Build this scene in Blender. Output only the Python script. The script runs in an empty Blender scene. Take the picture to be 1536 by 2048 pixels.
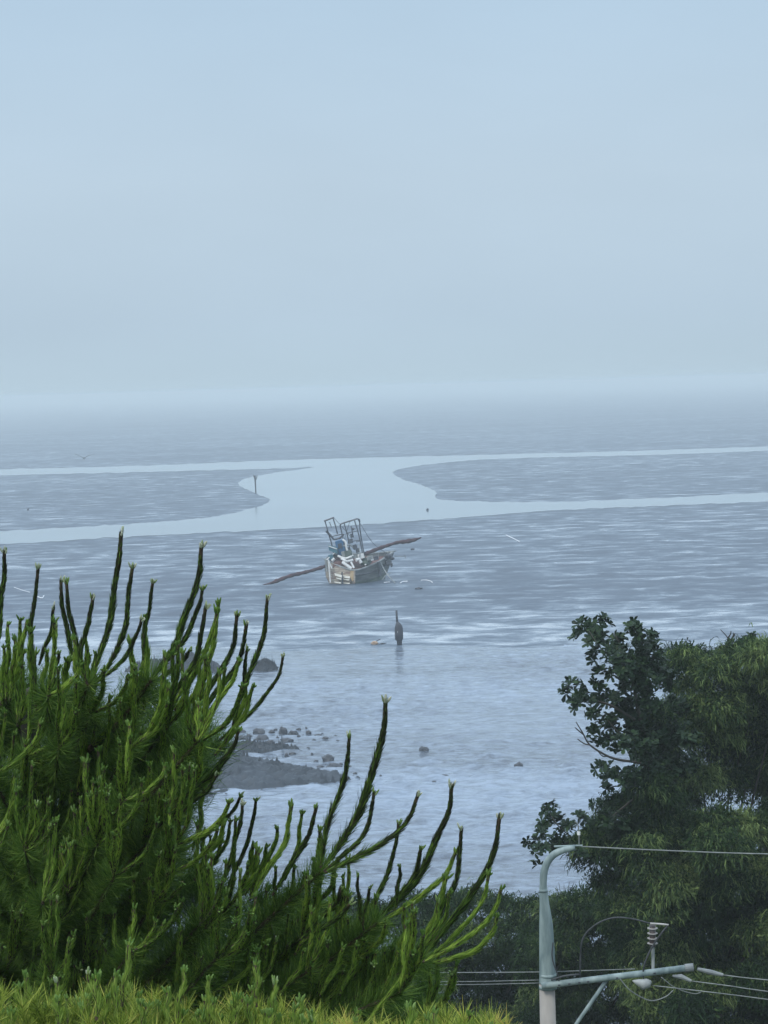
import bpy, bmesh, math, random
import numpy as np
from mathutils import Vector, Matrix
from mathutils.geometry import tessellate_polygon
R = math.radians
random.seed(7); rng = np.random.default_rng(11)
scene = bpy.context.scene
COL = scene.collection

# ---------------------------------------------------------------- camera
HC = 20.0; F = 4560.0; HORIZ = 772.0; ROLL = R(1.65)
PITCH = math.atan((1024 - HORIZ) * math.cos(ROLL) / F)
fwd = Vector((0, math.cos(PITCH), -math.sin(PITCH)))
r0 = Vector((1, 0, 0)); u0 = Vector((0, math.sin(PITCH), math.cos(PITCH)))
rv = r0 * math.cos(ROLL) - u0 * math.sin(ROLL)
uv = r0 * math.sin(ROLL) + u0 * math.cos(ROLL)
CAM = Vector((0, 0, HC))
cd = bpy.data.cameras.new('camera'); cam = bpy.data.objects.new('camera', cd); COL.objects.link(cam)
M = Matrix((rv, uv, -fwd)).transposed().to_4x4(); M.translation = CAM
cam.matrix_world = M
cd.sensor_fit = 'VERTICAL'; cd.sensor_height = 24.0; cd.lens = 24.0 * F / 2048.0
cd.clip_start = 0.1; cd.clip_end = 30000
scene.camera = cam

# ---------------------------------------------------------------- sky, sun, exposure
SUN_EL, SUN_AZ = R(48), R(215)      # azimuth from +Y, clockwise: behind the camera, to the left
w = bpy.data.worlds.new("World"); scene.world = w; w.use_nodes = True
nt = w.node_tree; bg = nt.nodes['Background']
sky = nt.nodes.new('ShaderNodeTexSky'); sky.sky_type = 'NISHITA'; sky.sun_disc = False
sky.sun_elevation = SUN_EL; sky.sun_rotation = SUN_AZ; sky.dust_density = 4.0; sky.air_density = 1.5; sky.ozone_density = 2.0
tc = nt.nodes.new('ShaderNodeTexCoord'); sep = nt.nodes.new('ShaderNodeSeparateXYZ')
ramp = nt.nodes.new('ShaderNodeValToRGB')
nt.links.new(tc.outputs['Generated'], sep.inputs[0]); nt.links.new(sep.outputs['Z'], ramp.inputs[0])
e = ramp.color_ramp.elements
SK = 9.2
e[0].position = 0.0; e[0].color = (.475, .612, .715, 1)
e[1].position = 1.0; e[1].color = (1.15, 1.36, 1.62, 1)
for p, c in ((0.03, (.468, .600, .722)), (0.09, (.492, .625, .752)), (0.17, (.455, .606, .757)), (0.4, (.75, .92, 1.12))):
    q = e.new(p); q.color = (*c, 1)
nz = nt.nodes.new('ShaderNodeTexNoise'); nz.inputs['Scale'].default_value = 5.0; nz.inputs['Detail'].default_value = 4
mp = nt.nodes.new('ShaderNodeMapping'); mp.inputs['Scale'].default_value = (1, 1, 3)
nt.links.new(tc.outputs['Generated'], mp.inputs[0]); nt.links.new(mp.outputs[0], nz.inputs[0])
mr = nt.nodes.new('ShaderNodeMapRange'); mr.inputs[3].default_value = SK * .93; mr.inputs[4].default_value = SK * 1.07
nt.links.new(nz.outputs[0], mr.inputs[0])
vm = nt.nodes.new('ShaderNodeVectorMath'); vm.operation = 'SCALE'
nt.links.new(ramp.outputs[0], vm.inputs[0]); nt.links.new(mr.outputs[0], vm.inputs['Scale'])
mix = nt.nodes.new('ShaderNodeMix'); mix.data_type = 'RGBA'; mix.inputs[0].default_value = 0.93   # cloud deck over the clear sky
nt.links.new(sky.outputs[0], mix.inputs[6]); nt.links.new(vm.outputs[0], mix.inputs[7])
nt.links.new(mix.outputs[2], bg.inputs[0]); bg.inputs[1].default_value = 0.115

sl = bpy.data.lights.new('sun', 'SUN'); sun = bpy.data.objects.new('sun', sl); COL.objects.link(sun)
sl.energy = 1.5; sl.angle = R(10); sl.color = (1, .95, .86)
sd = Vector((math.sin(SUN_AZ) * math.cos(SUN_EL), math.cos(SUN_AZ) * math.cos(SUN_EL), math.sin(SUN_EL)))
sun.rotation_euler = sd.to_track_quat('Z', 'Y').to_euler()
sun.location = (0, -20, 60)
scene.view_settings.view_transform = 'Standard'; scene.view_settings.look = 'None'
scene.view_settings.exposure = 0.0; scene.view_settings.gamma = 1.0
scene.render.engine = 'CYCLES'
cy = scene.cycles
cy.use_denoising = True; cy.max_bounces = 6; cy.volume_bounces = 3; cy.diffuse_bounces = 3; cy.transparent_max_bounces = 8

# ---------------------------------------------------------------- helpers
def P(px, py, Y):
    d = fwd * F + rv * (px - 768) + uv * (1024 - py)
    return CAM + d * (Y / d.y)
def G(px, py, z=0.0):
    d = fwd * F + rv * (px - 768) + uv * (1024 - py)
    return CAM + d * ((z - HC) / d.z)
def tag(o, label=None, cat=None, group=None, kind=None):
    if label: o['label'] = label
    if cat: o['category'] = cat
    if group: o['group'] = group
    if kind: o['kind'] = kind
    return o
def empty(name, loc, label=None, cat=None, group=None):
    o = bpy.data.objects.new(name, None); COL.objects.link(o); o.location = loc
    return tag(o, label, cat, group)
class MB:
    """collects geometry in world space; build() writes one mesh"""
    def __init__(s): s.v = []; s.f = []; s.m = []; s.t = []; s.n = 0
    def add(s, v, f, m=0, t=0.5):
        v = np.asarray(v, float).reshape(-1, 3); s.v.append(v)
        for q in f: s.f.append(tuple(i + s.n for i in q)); s.m.append(m); s.t.append(t)
        s.n += len(v)
    def addq(s, v, quads, m=0, t=None):
        v = np.asarray(v, float).reshape(-1, 3); quads = np.asarray(quads)
        s.v.append(v); s.f.extend(map(tuple, (quads + s.n).tolist())); s.m.extend([m] * len(quads))
        s.t.extend((np.full(len(quads), .5) if t is None else np.asarray(t)).tolist()); s.n += len(v)
    def build(s, name, mats, parent=None, smooth=False):
        origin = np.array(parent_world(parent)) if parent else np.zeros(3)
        v = np.concatenate(s.v)
        me = bpy.data.meshes.new(name)
        if not isinstance(mats, (list, tuple)): mats = [mats]
        if parent is None:
            origin = np.array([v[:, 0].mean(), v[:, 1].mean(), v[:, 2].min()])
        me.from_pydata((v - origin).tolist(), [], s.f)
        for m in mats: me.materials.append(m)
        me.polygons.foreach_set('material_index', np.array(s.m, np.int32))
        a = me.attributes.new('tint', 'FLOAT', 'FACE'); a.data.foreach_set('value', np.array(s.t, np.float32))
        if smooth: me.polygons.foreach_set('use_smooth', np.ones(len(s.f), bool))
        me.update()
        o = bpy.data.objects.new(name, me); COL.objects.link(o)
        if parent: o.parent = parent
        else: o.location = origin
        return o
def parent_world(p):
    l = Vector(p.location)
    while p.parent: p = p.parent; l = l + Vector(p.location)
    return l
def unit(a): return a / np.maximum(np.linalg.norm(a, axis=-1, keepdims=True), 1e-9)
def ribbons(mb, pts, wid, side, m=0, t=None):
    """pts (N,K,3), wid (N,K) half widths, side (N,3)"""
    N, K = pts.shape[:2]
    a = pts - side[:, None, :] * wid[..., None]; b = pts + side[:, None, :] * wid[..., None]
    v = np.stack([a, b], 2).reshape(-1, 3)          # index = (n*K+k)*2 + s
    n = np.arange(N)[:, None] * K; k = np.arange(K - 1)[None]
    i = (n + k) * 2
    q = np.stack([i, i + 1, i + 3, i + 2], -1).reshape(-1, 4)
    tt = np.repeat(rng.random(N) if t is None else t, K - 1)
    mb.addq(v, q, m, tt)
def tube(mb, path, rad, n=7, m=0, t=.5, cap=True):
    path = np.array([tuple(p) for p in path], float); K = len(path)
    rad = np.full(K, rad) if np.isscalar(rad) else np.asarray(rad, float)
    tan = unit(np.gradient(path, axis=0))
    ref = np.array([0, 0, 1.]) if abs(tan[0][2]) < .9 else np.array([0, 1., 0])
    vs = []
    s = unit(np.cross(tan[0], ref))
    for k in range(K):
        s = unit(s - tan[k] * np.dot(s, tan[k])); u = np.cross(tan[k], s)
        a = np.linspace(0, 2 * math.pi, n, endpoint=False)
        vs.append(path[k] + rad[k] * (np.cos(a)[:, None] * s + np.sin(a)[:, None] * u))
    f = []
    for k in range(K - 1):
        for j in range(n): f.append((k * n + j, k * n + (j + 1) % n, (k + 1) * n + (j + 1) % n, (k + 1) * n + j))
    if cap: f.append(tuple(range(n))[::-1]); f.append(tuple((K - 1) * n + j for j in range(n)))
    mb.add(np.concatenate(vs), f, m, t)
def cr(pts, n=8):
    """Catmull-Rom through points"""
    p = [np.array(tuple(q), float) for q in pts]
    p = [2 * p[0] - p[1]] + p + [2 * p[-1] - p[-2]]
    out = []
    for i in range(1, len(p) - 2):
        for k in range(n):
            t = k / n
            out.append(.5 * (2 * p[i] + (p[i + 1] - p[i - 1]) * t + (2 * p[i - 1] - 5 * p[i] + 4 * p[i + 1] - p[i + 2]) * t * t
                             + (3 * p[i] - p[i - 1] - 3 * p[i + 1] + p[i + 2]) * t ** 3))
    out.append(p[-2]); return np.array(out)
def box(mb, c, sx, sy, sz, rot=None, m=0, t=.5):
    v = [Vector((x * sx / 2, y * sy / 2, z * sz / 2)) for x in (-1, 1) for y in (-1, 1) for z in (-1, 1)]
    if rot is not None: v = [rot @ p for p in v]
    v = [tuple(p + Vector(c)) for p in v]
    mb.add(v, [(0, 1, 3, 2), (4, 6, 7, 5), (0, 4, 5, 1), (2, 3, 7, 6), (0, 2, 6, 4), (1, 5, 7, 3)], m, t)
def prism(mb, front, dvec, m=0, t=.5):
    """front: list of points; extruded by dvec"""
    n = len(front); v = [tuple(p) for p in front] + [tuple(Vector(p) + Vector(dvec)) for p in front]
    f = [tuple(range(n))[::-1], tuple(range(n, 2 * n))] + [(i, (i + 1) % n, n + (i + 1) % n, n + i) for i in range(n)]
    mb.add(v, f, m, t)
def in_poly(x, y, poly):
    c = False; j = len(poly) - 1
    for i in range(len(poly)):
        xi, yi = poly[i]; xj, yj = poly[j]
        if (yi > y) != (yj > y) and x < (xj - xi) * (y - yi) / (yj - yi) + xi: c = not c
        j = i
    return c
def poisson(poly, d, tries=6000, holes=()):
    xs = [p[0] for p in poly]; ys = [p[1] for p in poly]; out = []
    for _ in range(tries):
        x = random.uniform(min(xs), max(xs)); y = random.uniform(min(ys), max(ys))
        if not in_poly(x, y, poly): continue
        if any((x - a) ** 2 + (y - b) ** 2 < d * d for a, b in out): continue
        if any((x - a) ** 2 + (y - b) ** 2 < h * h for a, b, h in holes): continue
        out.append((x, y))
    return out
def rand_dirs(n):
    return unit(rng.normal(size=(n, 3)))

# ---------------------------------------------------------------- materials
def mat(name): 
    m = bpy.data.materials.new(name); m.use_nodes = True
    return m, m.node_tree, m.node_tree.nodes['Principled BSDF']
def nd(nt, typ, **kw):
    n = nt.nodes.new(typ)
    for k, v in kw.items(): setattr(n, k, v)
    return n
def ramp_node(nt, fac, stops):
    r = nt.nodes.new('ShaderNodeValToRGB'); nt.links.new(fac, r.inputs[0]); e = r.color_ramp.elements
    e[0].position, e[0].color = stops[0][0], (*stops[0][1], 1); e[1].position, e[1].color = stops[-1][0], (*stops[-1][1], 1)
    for p, c in stops[1:-1]: q = e.new(p); q.color = (*c, 1)
    return r
def noise(nt, scale, detail=4, vec=None, rough=.55, coord='Object', mscale=None, dist=0.0):
    n = nt.nodes.new('ShaderNodeTexNoise'); n.inputs['Scale'].default_value = scale
    n.inputs['Detail'].default_value = detail; n.inputs['Roughness'].default_value = rough; n.inputs['Distortion'].default_value = dist
    t = nt.nodes.new('ShaderNodeTexCoord'); v = t.outputs[coord]
    if mscale:
        mpn = nt.nodes.new('ShaderNodeMapping'); mpn.inputs['Scale'].default_value = mscale; nt.links.new(v, mpn.inputs[0]); v = mpn.outputs[0]
    nt.links.new(v, n.inputs['Vector']); return n.outputs[0]
def foliage(name, stops, rough=.55, transl=.25, spec=.3):
    m, t, b = mat(name)
    a = nd(t, 'ShaderNodeAttribute', attribute_name='tint')
    r = ramp_node(t, a.outputs['Fac'], stops)
    t.links.new(r.outputs[0], b.inputs['Base Color']); b.inputs['Roughness'].default_value = rough
    b.inputs['Specular IOR Level'].default_value = spec
    if transl:
        tr = nd(t, 'ShaderNodeBsdfTranslucent'); t.links.new(r.outputs[0], tr.inputs[0])
        mx = nd(t, 'ShaderNodeMixShader'); mx.inputs[0].default_value = transl
        t.links.new(b.outputs[0], mx.inputs[1]); t.links.new(tr.outputs[0], mx.inputs[2])
        t.links.new(mx.outputs[0], t.nodes['Material Output'].inputs[0])
    return m
def surf(name, c1, c2, scale=3, rough=.6, metal=0, bump=.0, spec=.5, detail=5, mscale=None, lo=.35, hi=.65):
    m, t, b = mat(name)
    f = noise(t, scale, detail, mscale=mscale); r = ramp_node(t, f, [(lo, c1), (hi, c2)])
    t.links.new(r.outputs[0], b.inputs['Base Color']); b.inputs['Roughness'].default_value = rough
    b.inputs['Metallic'].default_value = metal; b.inputs['Specular IOR Level'].default_value = spec
    if bump:
        bp = nd(t, 'ShaderNodeBump'); bp.inputs['Strength'].default_value = bump; bp.inputs['Distance'].default_value = .05
        t.links.new(f, bp.inputs['Height']); t.links.new(bp.outputs[0], b.inputs['Normal'])
    return m
def math_n(t, op, a, b=None):
    n = nd(t, 'ShaderNodeMath', operation=op)
    for i, x in enumerate((a, b)):
        if x is None: continue
        if isinstance(x, (int, float)): n.inputs[i].default_value = x
        else: t.links.new(x, n.inputs[i])
    return n.outputs[0]

# wet mud: dull base, films of standing water in its hollows, their sky sheen put into the colour
m_mud, t, b = mat('wet_mud')
big = noise(t, .018, 3, mscale=(.6, 1.4, 1))
mid = noise(t, .27, 7, mscale=(.72, 1.0, 1), rough=.66, dist=.4)
fine = noise(t, 1.4, 5, mscale=(.5, 1.0, 1))
s1 = math_n(t, 'ADD', math_n(t, 'MULTIPLY', mid, .90), math_n(t, 'MULTIPLY', big, .22))
s2 = math_n(t, 'ADD', s1, math_n(t, 'MULTIPLY', fine, .20))
tcm = nd(t, 'ShaderNodeTexCoord'); spm = nd(t, 'ShaderNodeSeparateXYZ'); t.links.new(tcm.outputs['Object'], spm.inputs[0])
mrm = nd(t, 'ShaderNodeMapRange'); t.links.new(spm.outputs[1], mrm.inputs[0])
mrm.inputs[1].default_value = 214; mrm.inputs[2].default_value = 184; mrm.inputs[3].default_value = -.03; mrm.inputs[4].default_value = .05
s2 = math_n(t, 'ADD', s2, mrm.outputs[0])
film = ramp_node(t, s2, [(.63, (0, 0, 0)), (.67, (.2,) * 3), (.72, (.45,) * 3), (.76, (.9,) * 3)])
cr_ = ramp_node(t, s2, [(.50, (.034, .054, .086)), (.62, (.066, .096, .138)), (.70, (.11, .15, .20)), (.76, (.22, .27, .33)), (.81, (.45, .50, .55))])  # pale end paints the sky's reflection onto the water films
t.links.new(cr_.outputs[0], b.inputs['Base Color'])
rr = nd(t, 'ShaderNodeMapRange'); t.links.new(film.outputs[0], rr.inputs[0]); rr.inputs[3].default_value = .55; rr.inputs[4].default_value = .16
t.links.new(rr.outputs[0], b.inputs['Roughness'])
b.inputs['Specular IOR Level'].default_value = .6
bp = nd(t, 'ShaderNodeBump'); bp.inputs['Distance'].default_value = .35
st = nd(t, 'ShaderNodeMapRange'); t.links.new(film.outputs[0], st.inputs[0]); st.inputs[3].default_value = .5; st.inputs[4].default_value = .2
t.links.new(st.outputs[0], bp.inputs['Strength']); t.links.new(s2, bp.inputs['Height']); t.links.new(bp.outputs[0], b.inputs['Normal'])

def water_mat(name, col, ripple, scale, dist, rough=.08, glint_mottle=False):
    m, t, b = mat(name)
    f0 = noise(t, .035, 3, mscale=(.6, 1.5, 1))
    if glint_mottle: f0 = math_n(t, 'ADD', math_n(t, 'MULTIPLY', f0, .4), math_n(t, 'MULTIPLY', noise(t, 1.7, 5, mscale=(.5, 1, 1), rough=.75, dist=.5), .6))  # ripple glints and dark troughs painted into the water colour as fine mottling
    c = ramp_node(t, f0, [(.40 if glint_mottle else .35, tuple(x * (.45 if glint_mottle else .86) for x in col)), (.60 if glint_mottle else .65, tuple(x * (1.5 if glint_mottle else 1) for x in col))])
    t.links.new(c.outputs[0], b.inputs['Base Color']); b.inputs['Roughness'].default_value = rough; b.inputs['IOR'].default_value = 1.33
    if ripple:
        a = noise(t, scale, 4, mscale=(.5, 1, 1), rough=.65, dist=.3); d = noise(t, scale * .2, 3, mscale=(.5, 1, 1), dist=.5)
        h = math_n(t, 'ADD', a, math_n(t, 'MULTIPLY', d, 1.6))
        bp = nd(t, 'ShaderNodeBump'); bp.inputs['Strength'].default_value = ripple; bp.inputs['Distance'].default_value = dist
        t.links.new(h, bp.inputs['Height']); t.links.new(bp.outputs[0], b.inputs['Normal'])
    return m
m_chan = water_mat('channel_water', (.20, .27, .32), .15, .8, .02, .10)
m_shal = water_mat('shallow_water', (.18, .225, .285), .5, 3.0, .06, .09, True)
m_hill = surf('hillside_soil', (.015, .03, .012), (.05, .07, .025), .8, .9, bump=.5)
m_rock = surf('rock', (.035, .042, .055), (.09, .10, .115), 1.2, .6, bump=.8, detail=7)
m_spit = surf('spit_rock', (.010, .017, .026), (.042, .056, .072), .45, .6, bump=1.0, detail=9, mscale=(.5, 1.3, 1))

# ---------------------------------------------------------------- ground, water
def sheet(name, pts, z, m, cat=None):
    tri = tessellate_polygon([[Vector((p[0], p[1], 0)) for p in pts]])
    me = bpy.data.meshes.new(name)
    me.from_pydata([(p[0], p[1], z) for p in pts], [], [tuple(t) for t in tri])
    me.materials.append(m); me.update()
    if me.polygons[0].normal.z < 0: me.flip_normals()
    o = bpy.data.objects.new(name, me); COL.objects.link(o); o['kind'] = 'structure'
    return o
FAR = 9000
sheet('mudflat', [(-5000, -50), (5000, -50), (5000, FAR), (-5000, FAR)], 0.0, m_mud)
up = [(-900, 958), (-400, 947), (-50, 940), (300, 931), (520, 922), (760, 915), (1000, 909), (1300, 901), (1536, 893), (1700, 888), (2400, 868)]
rb = [(2400, 880), (1700, 896), (1536, 902), (1300, 910), (1100, 915), (960, 920), (860, 929), (805, 937), (786, 946), (802, 957), (835, 968), (862, 978), (873, 985), (876, 998), (950, 1003), (1100, 1004), (1300, 997), (1536, 985), (1700, 977), (2400, 940)]
lo = [(2400, 962), (1700, 997), (1536, 1004), (1300, 1013), (1100, 1022), (860, 1040), (600, 1057), (300, 1072), (0, 1089), (-400, 1112), (-900, 1140)]
lb = [(-900, 1105), (-400, 1082), (-50, 1065), (150, 1055), (300, 1045), (430, 1033), (500, 1018), (535, 1006), (537, 997), (515, 989), (492, 979), (476, 969), (484, 960), (510, 953), (560, 944), (625, 935), (540, 938), (300, 944), (0, 951), (-400, 960), (-900, 974)]
poly = []
for seg in (up, rb, lo, lb):
    for p in cr([(a, c, 0) for a, c in seg], 16):
        k_ = (p[1] - HORIZ) / 250; poly.append(G(p[0] + random.gauss(0, 1.2), p[1] + random.gauss(0, .45) * k_ + .5 * k_ * math.sin(p[0] * .11))[:2])
sheet('channel_water', poly, .03, m_chan)
edge = [(-1500, 1315), (-300, 1300), (100, 1300), (330, 1294), (480, 1299), (620, 1304), (780, 1296), (900, 1292), (1050, 1297), (1180, 1288), (1330, 1284), (1536, 1276), (2000, 1258), (3200, 1225)]
poly = [G(p[0], p[1])[:2] for p in cr([(a, c, 0) for a, c in edge], 8)]
poly += [(300, 30), (-300, 30)]
# rippled surface as real waves; a flat margin carries the water on outside the visible bay
def ripple(x, y):
    r_ = np.random.default_rng(5); h = np.zeros_like(x)
    wx = x + .5 * np.sin(y * .37 + x * .21) ; wy = y + .6 * np.sin(x * .33 - y * .11)
    for i in range(34):
        lam = r_.uniform(.55, 1.3) if i < 24 else r_.uniform(1.3, 2.6); th = r_.normal(math.pi / 2, .42); k = 2 * math.pi / lam
        h += .0105 * lam * r_.uniform(.6, 1.3) * np.sin(k * (wx * math.cos(th) + wy * math.sin(th)) + r_.uniform(0, 6.28))
    patch = .75 + .45 * np.sin(x * .16 + 1.3 * np.sin(y * .07)) * np.sin(y * .12 + x * .03 + .8)
    return (np.abs(h) * .9 + h * .7) * np.clip(patch, .35, 1.25)
NX, NY = 420, 640
yy = np.concatenate([np.linspace(62, 120, 360), np.linspace(120.2, 184, 281)[:280]]); xx = np.linspace(-46, 46, NX)
GX, GY = np.meshgrid(xx, yy)
H = .034 + (.04 + ripple(GX, GY)) * np.clip((188 - GY) / 40, 0, 1)
pa = np.array([tuple(p) for p in poly]); ins = np.zeros(GX.shape, bool); jj = len(pa) - 1
for ii in range(len(pa)):
    xi, yi = pa[ii]; xj, yj = pa[jj]
    if yi != yj: ins ^= ((yi > GY) != (yj > GY)) & (GX < (xj - xi) * (GY - yi) / (yj - yi) + xi)
    jj = ii
I = np.arange(GX.size).reshape(GX.shape)
ok = ins[:-1, :-1] & ins[1:, 1:] & ins[1:, :-1] & ins[:-1, 1:]
Q = np.stack([I[:-1, :-1], I[:-1, 1:], I[1:, 1:], I[1:, :-1]], -1)[ok]
wm = MB(); wm.addq(np.stack([GX, GY, H], -1).reshape(-1, 3), Q)
sh_ = sheet('shallow_water', poly, .03, m_shal)
wo = wm.build('shallow_water', m_shal, smooth=True); wo['kind'] = 'structure'

# hillside below the viewpoint, falling to the shore
def hill_z(x, y):
    prof = [(-60, 15), (0, 15), (8, 14.2), (14, 12.5), (25, 7), (36, 4.0), (48, 3.0), (58, 1.6), (66, .2), (72, -1.0)]
    ys = [p[0] for p in prof]; zs = [p[1] for p in prof]
    return float(np.interp(y, ys, zs)) + .3 * math.sin(x * .21 + y * .13) + .2 * math.sin(x * .53 - y * .31)
mb = MB(); nx, ny = 70, 60
vs = [(x, y, hill_z(x, y)) for y in np.linspace(-60, 72, ny) for x in np.linspace(-90, 90, nx)]
mb.add(vs, [(j * nx + i, j * nx + i + 1, (j + 1) * nx + i + 1, (j + 1) * nx + i) for j in range(ny - 1) for i in range(nx - 1)])
o = mb.build('hillside', m_hill, smooth=True); o['kind'] = 'structure'

# ---------------------------------------------------------------- rocks
def rock_mesh(mb, c, sx, sy, sz, seed, sub=2):
    bm = bmesh.new(); bmesh.ops.create_icosphere(bm, subdivisions=sub, radius=1)
    r = random.Random(seed); ph = [r.uniform(0, 6) for _ in range(6)]
    for v in bm.verts:
        p = v.co; k = 1 + .18 * math.sin(p.x * 3 + ph[0]) * math.sin(p.y * 2.5 + ph[1]) + .12 * math.sin(p.z * 5 + ph[2] + p.x * 4) + r.uniform(-.07, .07)
        v.co = Vector((p.x * sx * k, p.y * sy * k, p.z * sz * k))
    vs = [tuple(v.co + Vector(c)) for v in bm.verts]; fs = [tuple(v.index for v in f.verts) for f in bm.faces]
    bm.free(); mb.add(vs, fs)
def rock(px, py, wpx, hpx, label, group=None, name='rock', cat='rock', sub=2):
    g = G(px, py); k = g.y / F; mb = MB()
    rock_mesh(mb, (g.x, g.y, hpx * k * .15 + .07), wpx * k / 2, wpx * k * .4, hpx * k * .85, int(px * 7 + py), sub)
    o = mb.build(name, m_rock); return tag(o, label, cat, group)
rock(849, 1507, 21, 13, 'dark lone rock in the shallow water, left of the similar one nearer the big tree', 'lone dark rocks in the shallows')
rock(1037, 1539, 19, 12, 'dark oval rock alone in the shallow water left of the broadleaf tree', 'lone dark rocks in the shallows')
rock(890, 1557, 22, 6, 'flat dark rock awash right of the spit, between two taller pine shoots')
rock(868, 1567, 9, 3, 'tiny flat rock awash just left of a longer flat one')
rock(762, 1558, 9, 6, 'small pale rock at the tip of the rocky spit')
# field of stones beyond the spit
stones = [(482, 1470, 26, 9), (519, 1469, 26, 11), (543, 1470, 16, 8), (567, 1471, 18, 17), (587, 1472, 20, 10), (597, 1464, 12, 6), (613, 1462, 6, 6), (617, 1471, 12, 8),
          (636, 1474, 14, 4), (487, 1482, 24, 9), (524, 1483, 28, 12), (574, 1486, 26, 8), (598, 1478, 8, 7), (541, 1495, 18, 14), (568, 1494, 9, 6), (498, 1476, 14, 6),
          (652, 1481, 16, 6), (661, 1479, 22, 5), (600, 1507, 10, 4), (617, 1500, 9, 4), (624, 1512, 6, 4), (573, 1517, 10, 9), (585, 1512, 14, 6), (657, 1527, 26, 16),
          (668, 1537, 34, 9), (640, 1537, 14, 4), (697, 1536, 14, 4), (618, 1504, 6, 3), (555, 1480, 7, 5), (507, 1489, 9, 5), (533, 1491, 7, 4), (551, 1464, 8, 5), (606, 1475, 6, 4), (590, 1491, 7, 4), (628, 1483, 8, 3), (645, 1471, 7, 3), (672, 1475, 9, 3), (683, 1480, 8, 3), (676, 1485, 7, 3), (645, 1519, 7, 4), (682, 1532, 9, 4), (690, 1545, 12, 4), (710, 1551, 9, 4), (632, 1527, 9, 5)]
ORD = ['first', 'second', 'third', 'fourth', 'fifth', 'sixth', 'seventh', 'eighth', 'ninth', 'tenth', 'eleventh', 'twelfth', 'thirteenth', 'fourteenth', 'fifteenth', 'sixteenth', 'seventeenth', 'eighteenth', 'nineteenth', 'twentieth']
rows = {'farthest row': [q for q in stones if q[1] < 1478.5 and q[0] < 640], 'nearer row': [q for q in stones if 1478.5 <= q[1] < 1500 and q[0] < 640],
        'thin row at the right end': [q for q in stones if q[0] >= 640 and q[1] < 1500], 'loose row along the spit crest': [q for q in stones if q[1] >= 1500]}
for rn, qs in rows.items():
    for i, (a, c, ww, hh) in enumerate(sorted(qs)):
        size = 'broad' if ww > 22 else ('peaked' if hh > 10 else ('small' if ww > 11 else 'tiny'))
        rock(a, c, ww, hh, f'{size} grey stone, {ORD[i]} from the left in the {rn}', 'stones scattered beyond the rocky spit')
# rocky spits: a low heightfield each
def spit(name, outline, h, label, seed):
    pts = [G(a, c) for a, c in outline]; poly2 = [(p.x, p.y) for p in pts]
    xs = [p[0] for p in poly2]; ys = [p[1] for p in poly2]
    x0, x1, y0, y1 = min(xs), max(xs), min(ys), max(ys); n = 120
    gx = np.linspace(x0, x1, n); gy = np.linspace(y0, y1, n); q = np.array(poly2)
    mb = MB(); vs = []
    A = q; B = np.roll(q, -1, 0)
    for y in gy:
        for x in gx:
            p = np.array([x, y]); ab = B - A; tt = np.clip(((p - A) * ab).sum(1) / np.maximum((ab ** 2).sum(1), 1e-9), 0, 1)
            d = np.sqrt((((A + ab * tt[:, None]) - p) ** 2).sum(1)).min()
            ins = in_poly(x, y, poly2); wdt = min(x1 - x0, y1 - y0) * .35
            hz = .1 + min(1, d / wdt) ** .6 * h if ins else .1 - .25 * min(1, d)
            hz *= .75 + .25 * math.sin(x * 1.1 + seed + y * .35) + .12 * math.sin(x * 3.1 + y * 1.9) 
            hz += (.06 * math.sin(x * 5 + y * 3.3) + .05 * math.sin(y * 7 - x * 4) + random.gauss(0, .05) * (1 + (random.random() < .04) * 4)) if ins else random.gauss(0, .05)
            vs.append((x, y, hz))
    mb.add(vs, [(j * n + i, j * n + i + 1, (j + 1) * n + i + 1, (j + 1) * n + i) for j in range(n - 1) for i in range(n - 1)])
    return tag(mb.build(name, m_spit, smooth=True), label, 'rock outcrop')
spit('rocky_spit', [(250, 1610), (250, 1490), (400, 1500), (470, 1515), (560, 1530), (640, 1547), (720, 1561), (650, 1570), (560, 1577), (470, 1586), (380, 1605)], .95,
     'long low grey rock spit running out of the pine into the shallow water', 1)
spit('rock_outcrop', [(300, 1507), (420, 1494), (500, 1492), (560, 1498), (600, 1505), (520, 1509), (420, 1513)], .35, 'low dark rock shelf between the spit and the field of stones', 2)
spit('rock_outcrop', [(250, 1345), (300, 1330), (380, 1328), (440, 1338), (450, 1346), (380, 1350)], 1.2, 'grey rock hump at the water edge seen behind the left pine shoots', 3)
spit('rock_outcrop', [(495, 1342), (520, 1337), (550, 1337), (556, 1341), (530, 1345)], .75, 'small grey hump of rock between the two rightmost shoots of the upper pine', 4)

# ---------------------------------------------------------------- things far out on the mud
m_dark = surf('weathered_dark', (.03, .035, .05), (.06, .065, .08), 2, .7)
m_white = surf('white_paint', (.55, .56, .55), (.8, .8, .78), 2, .5)
m_foam = surf('white_foam', (.7, .74, .78), (.85, .87, .9), 2, .6)
m_orange = surf('orange_plastic', (.30, .20, .13), (.45, .33, .24), 3, .5)
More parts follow.
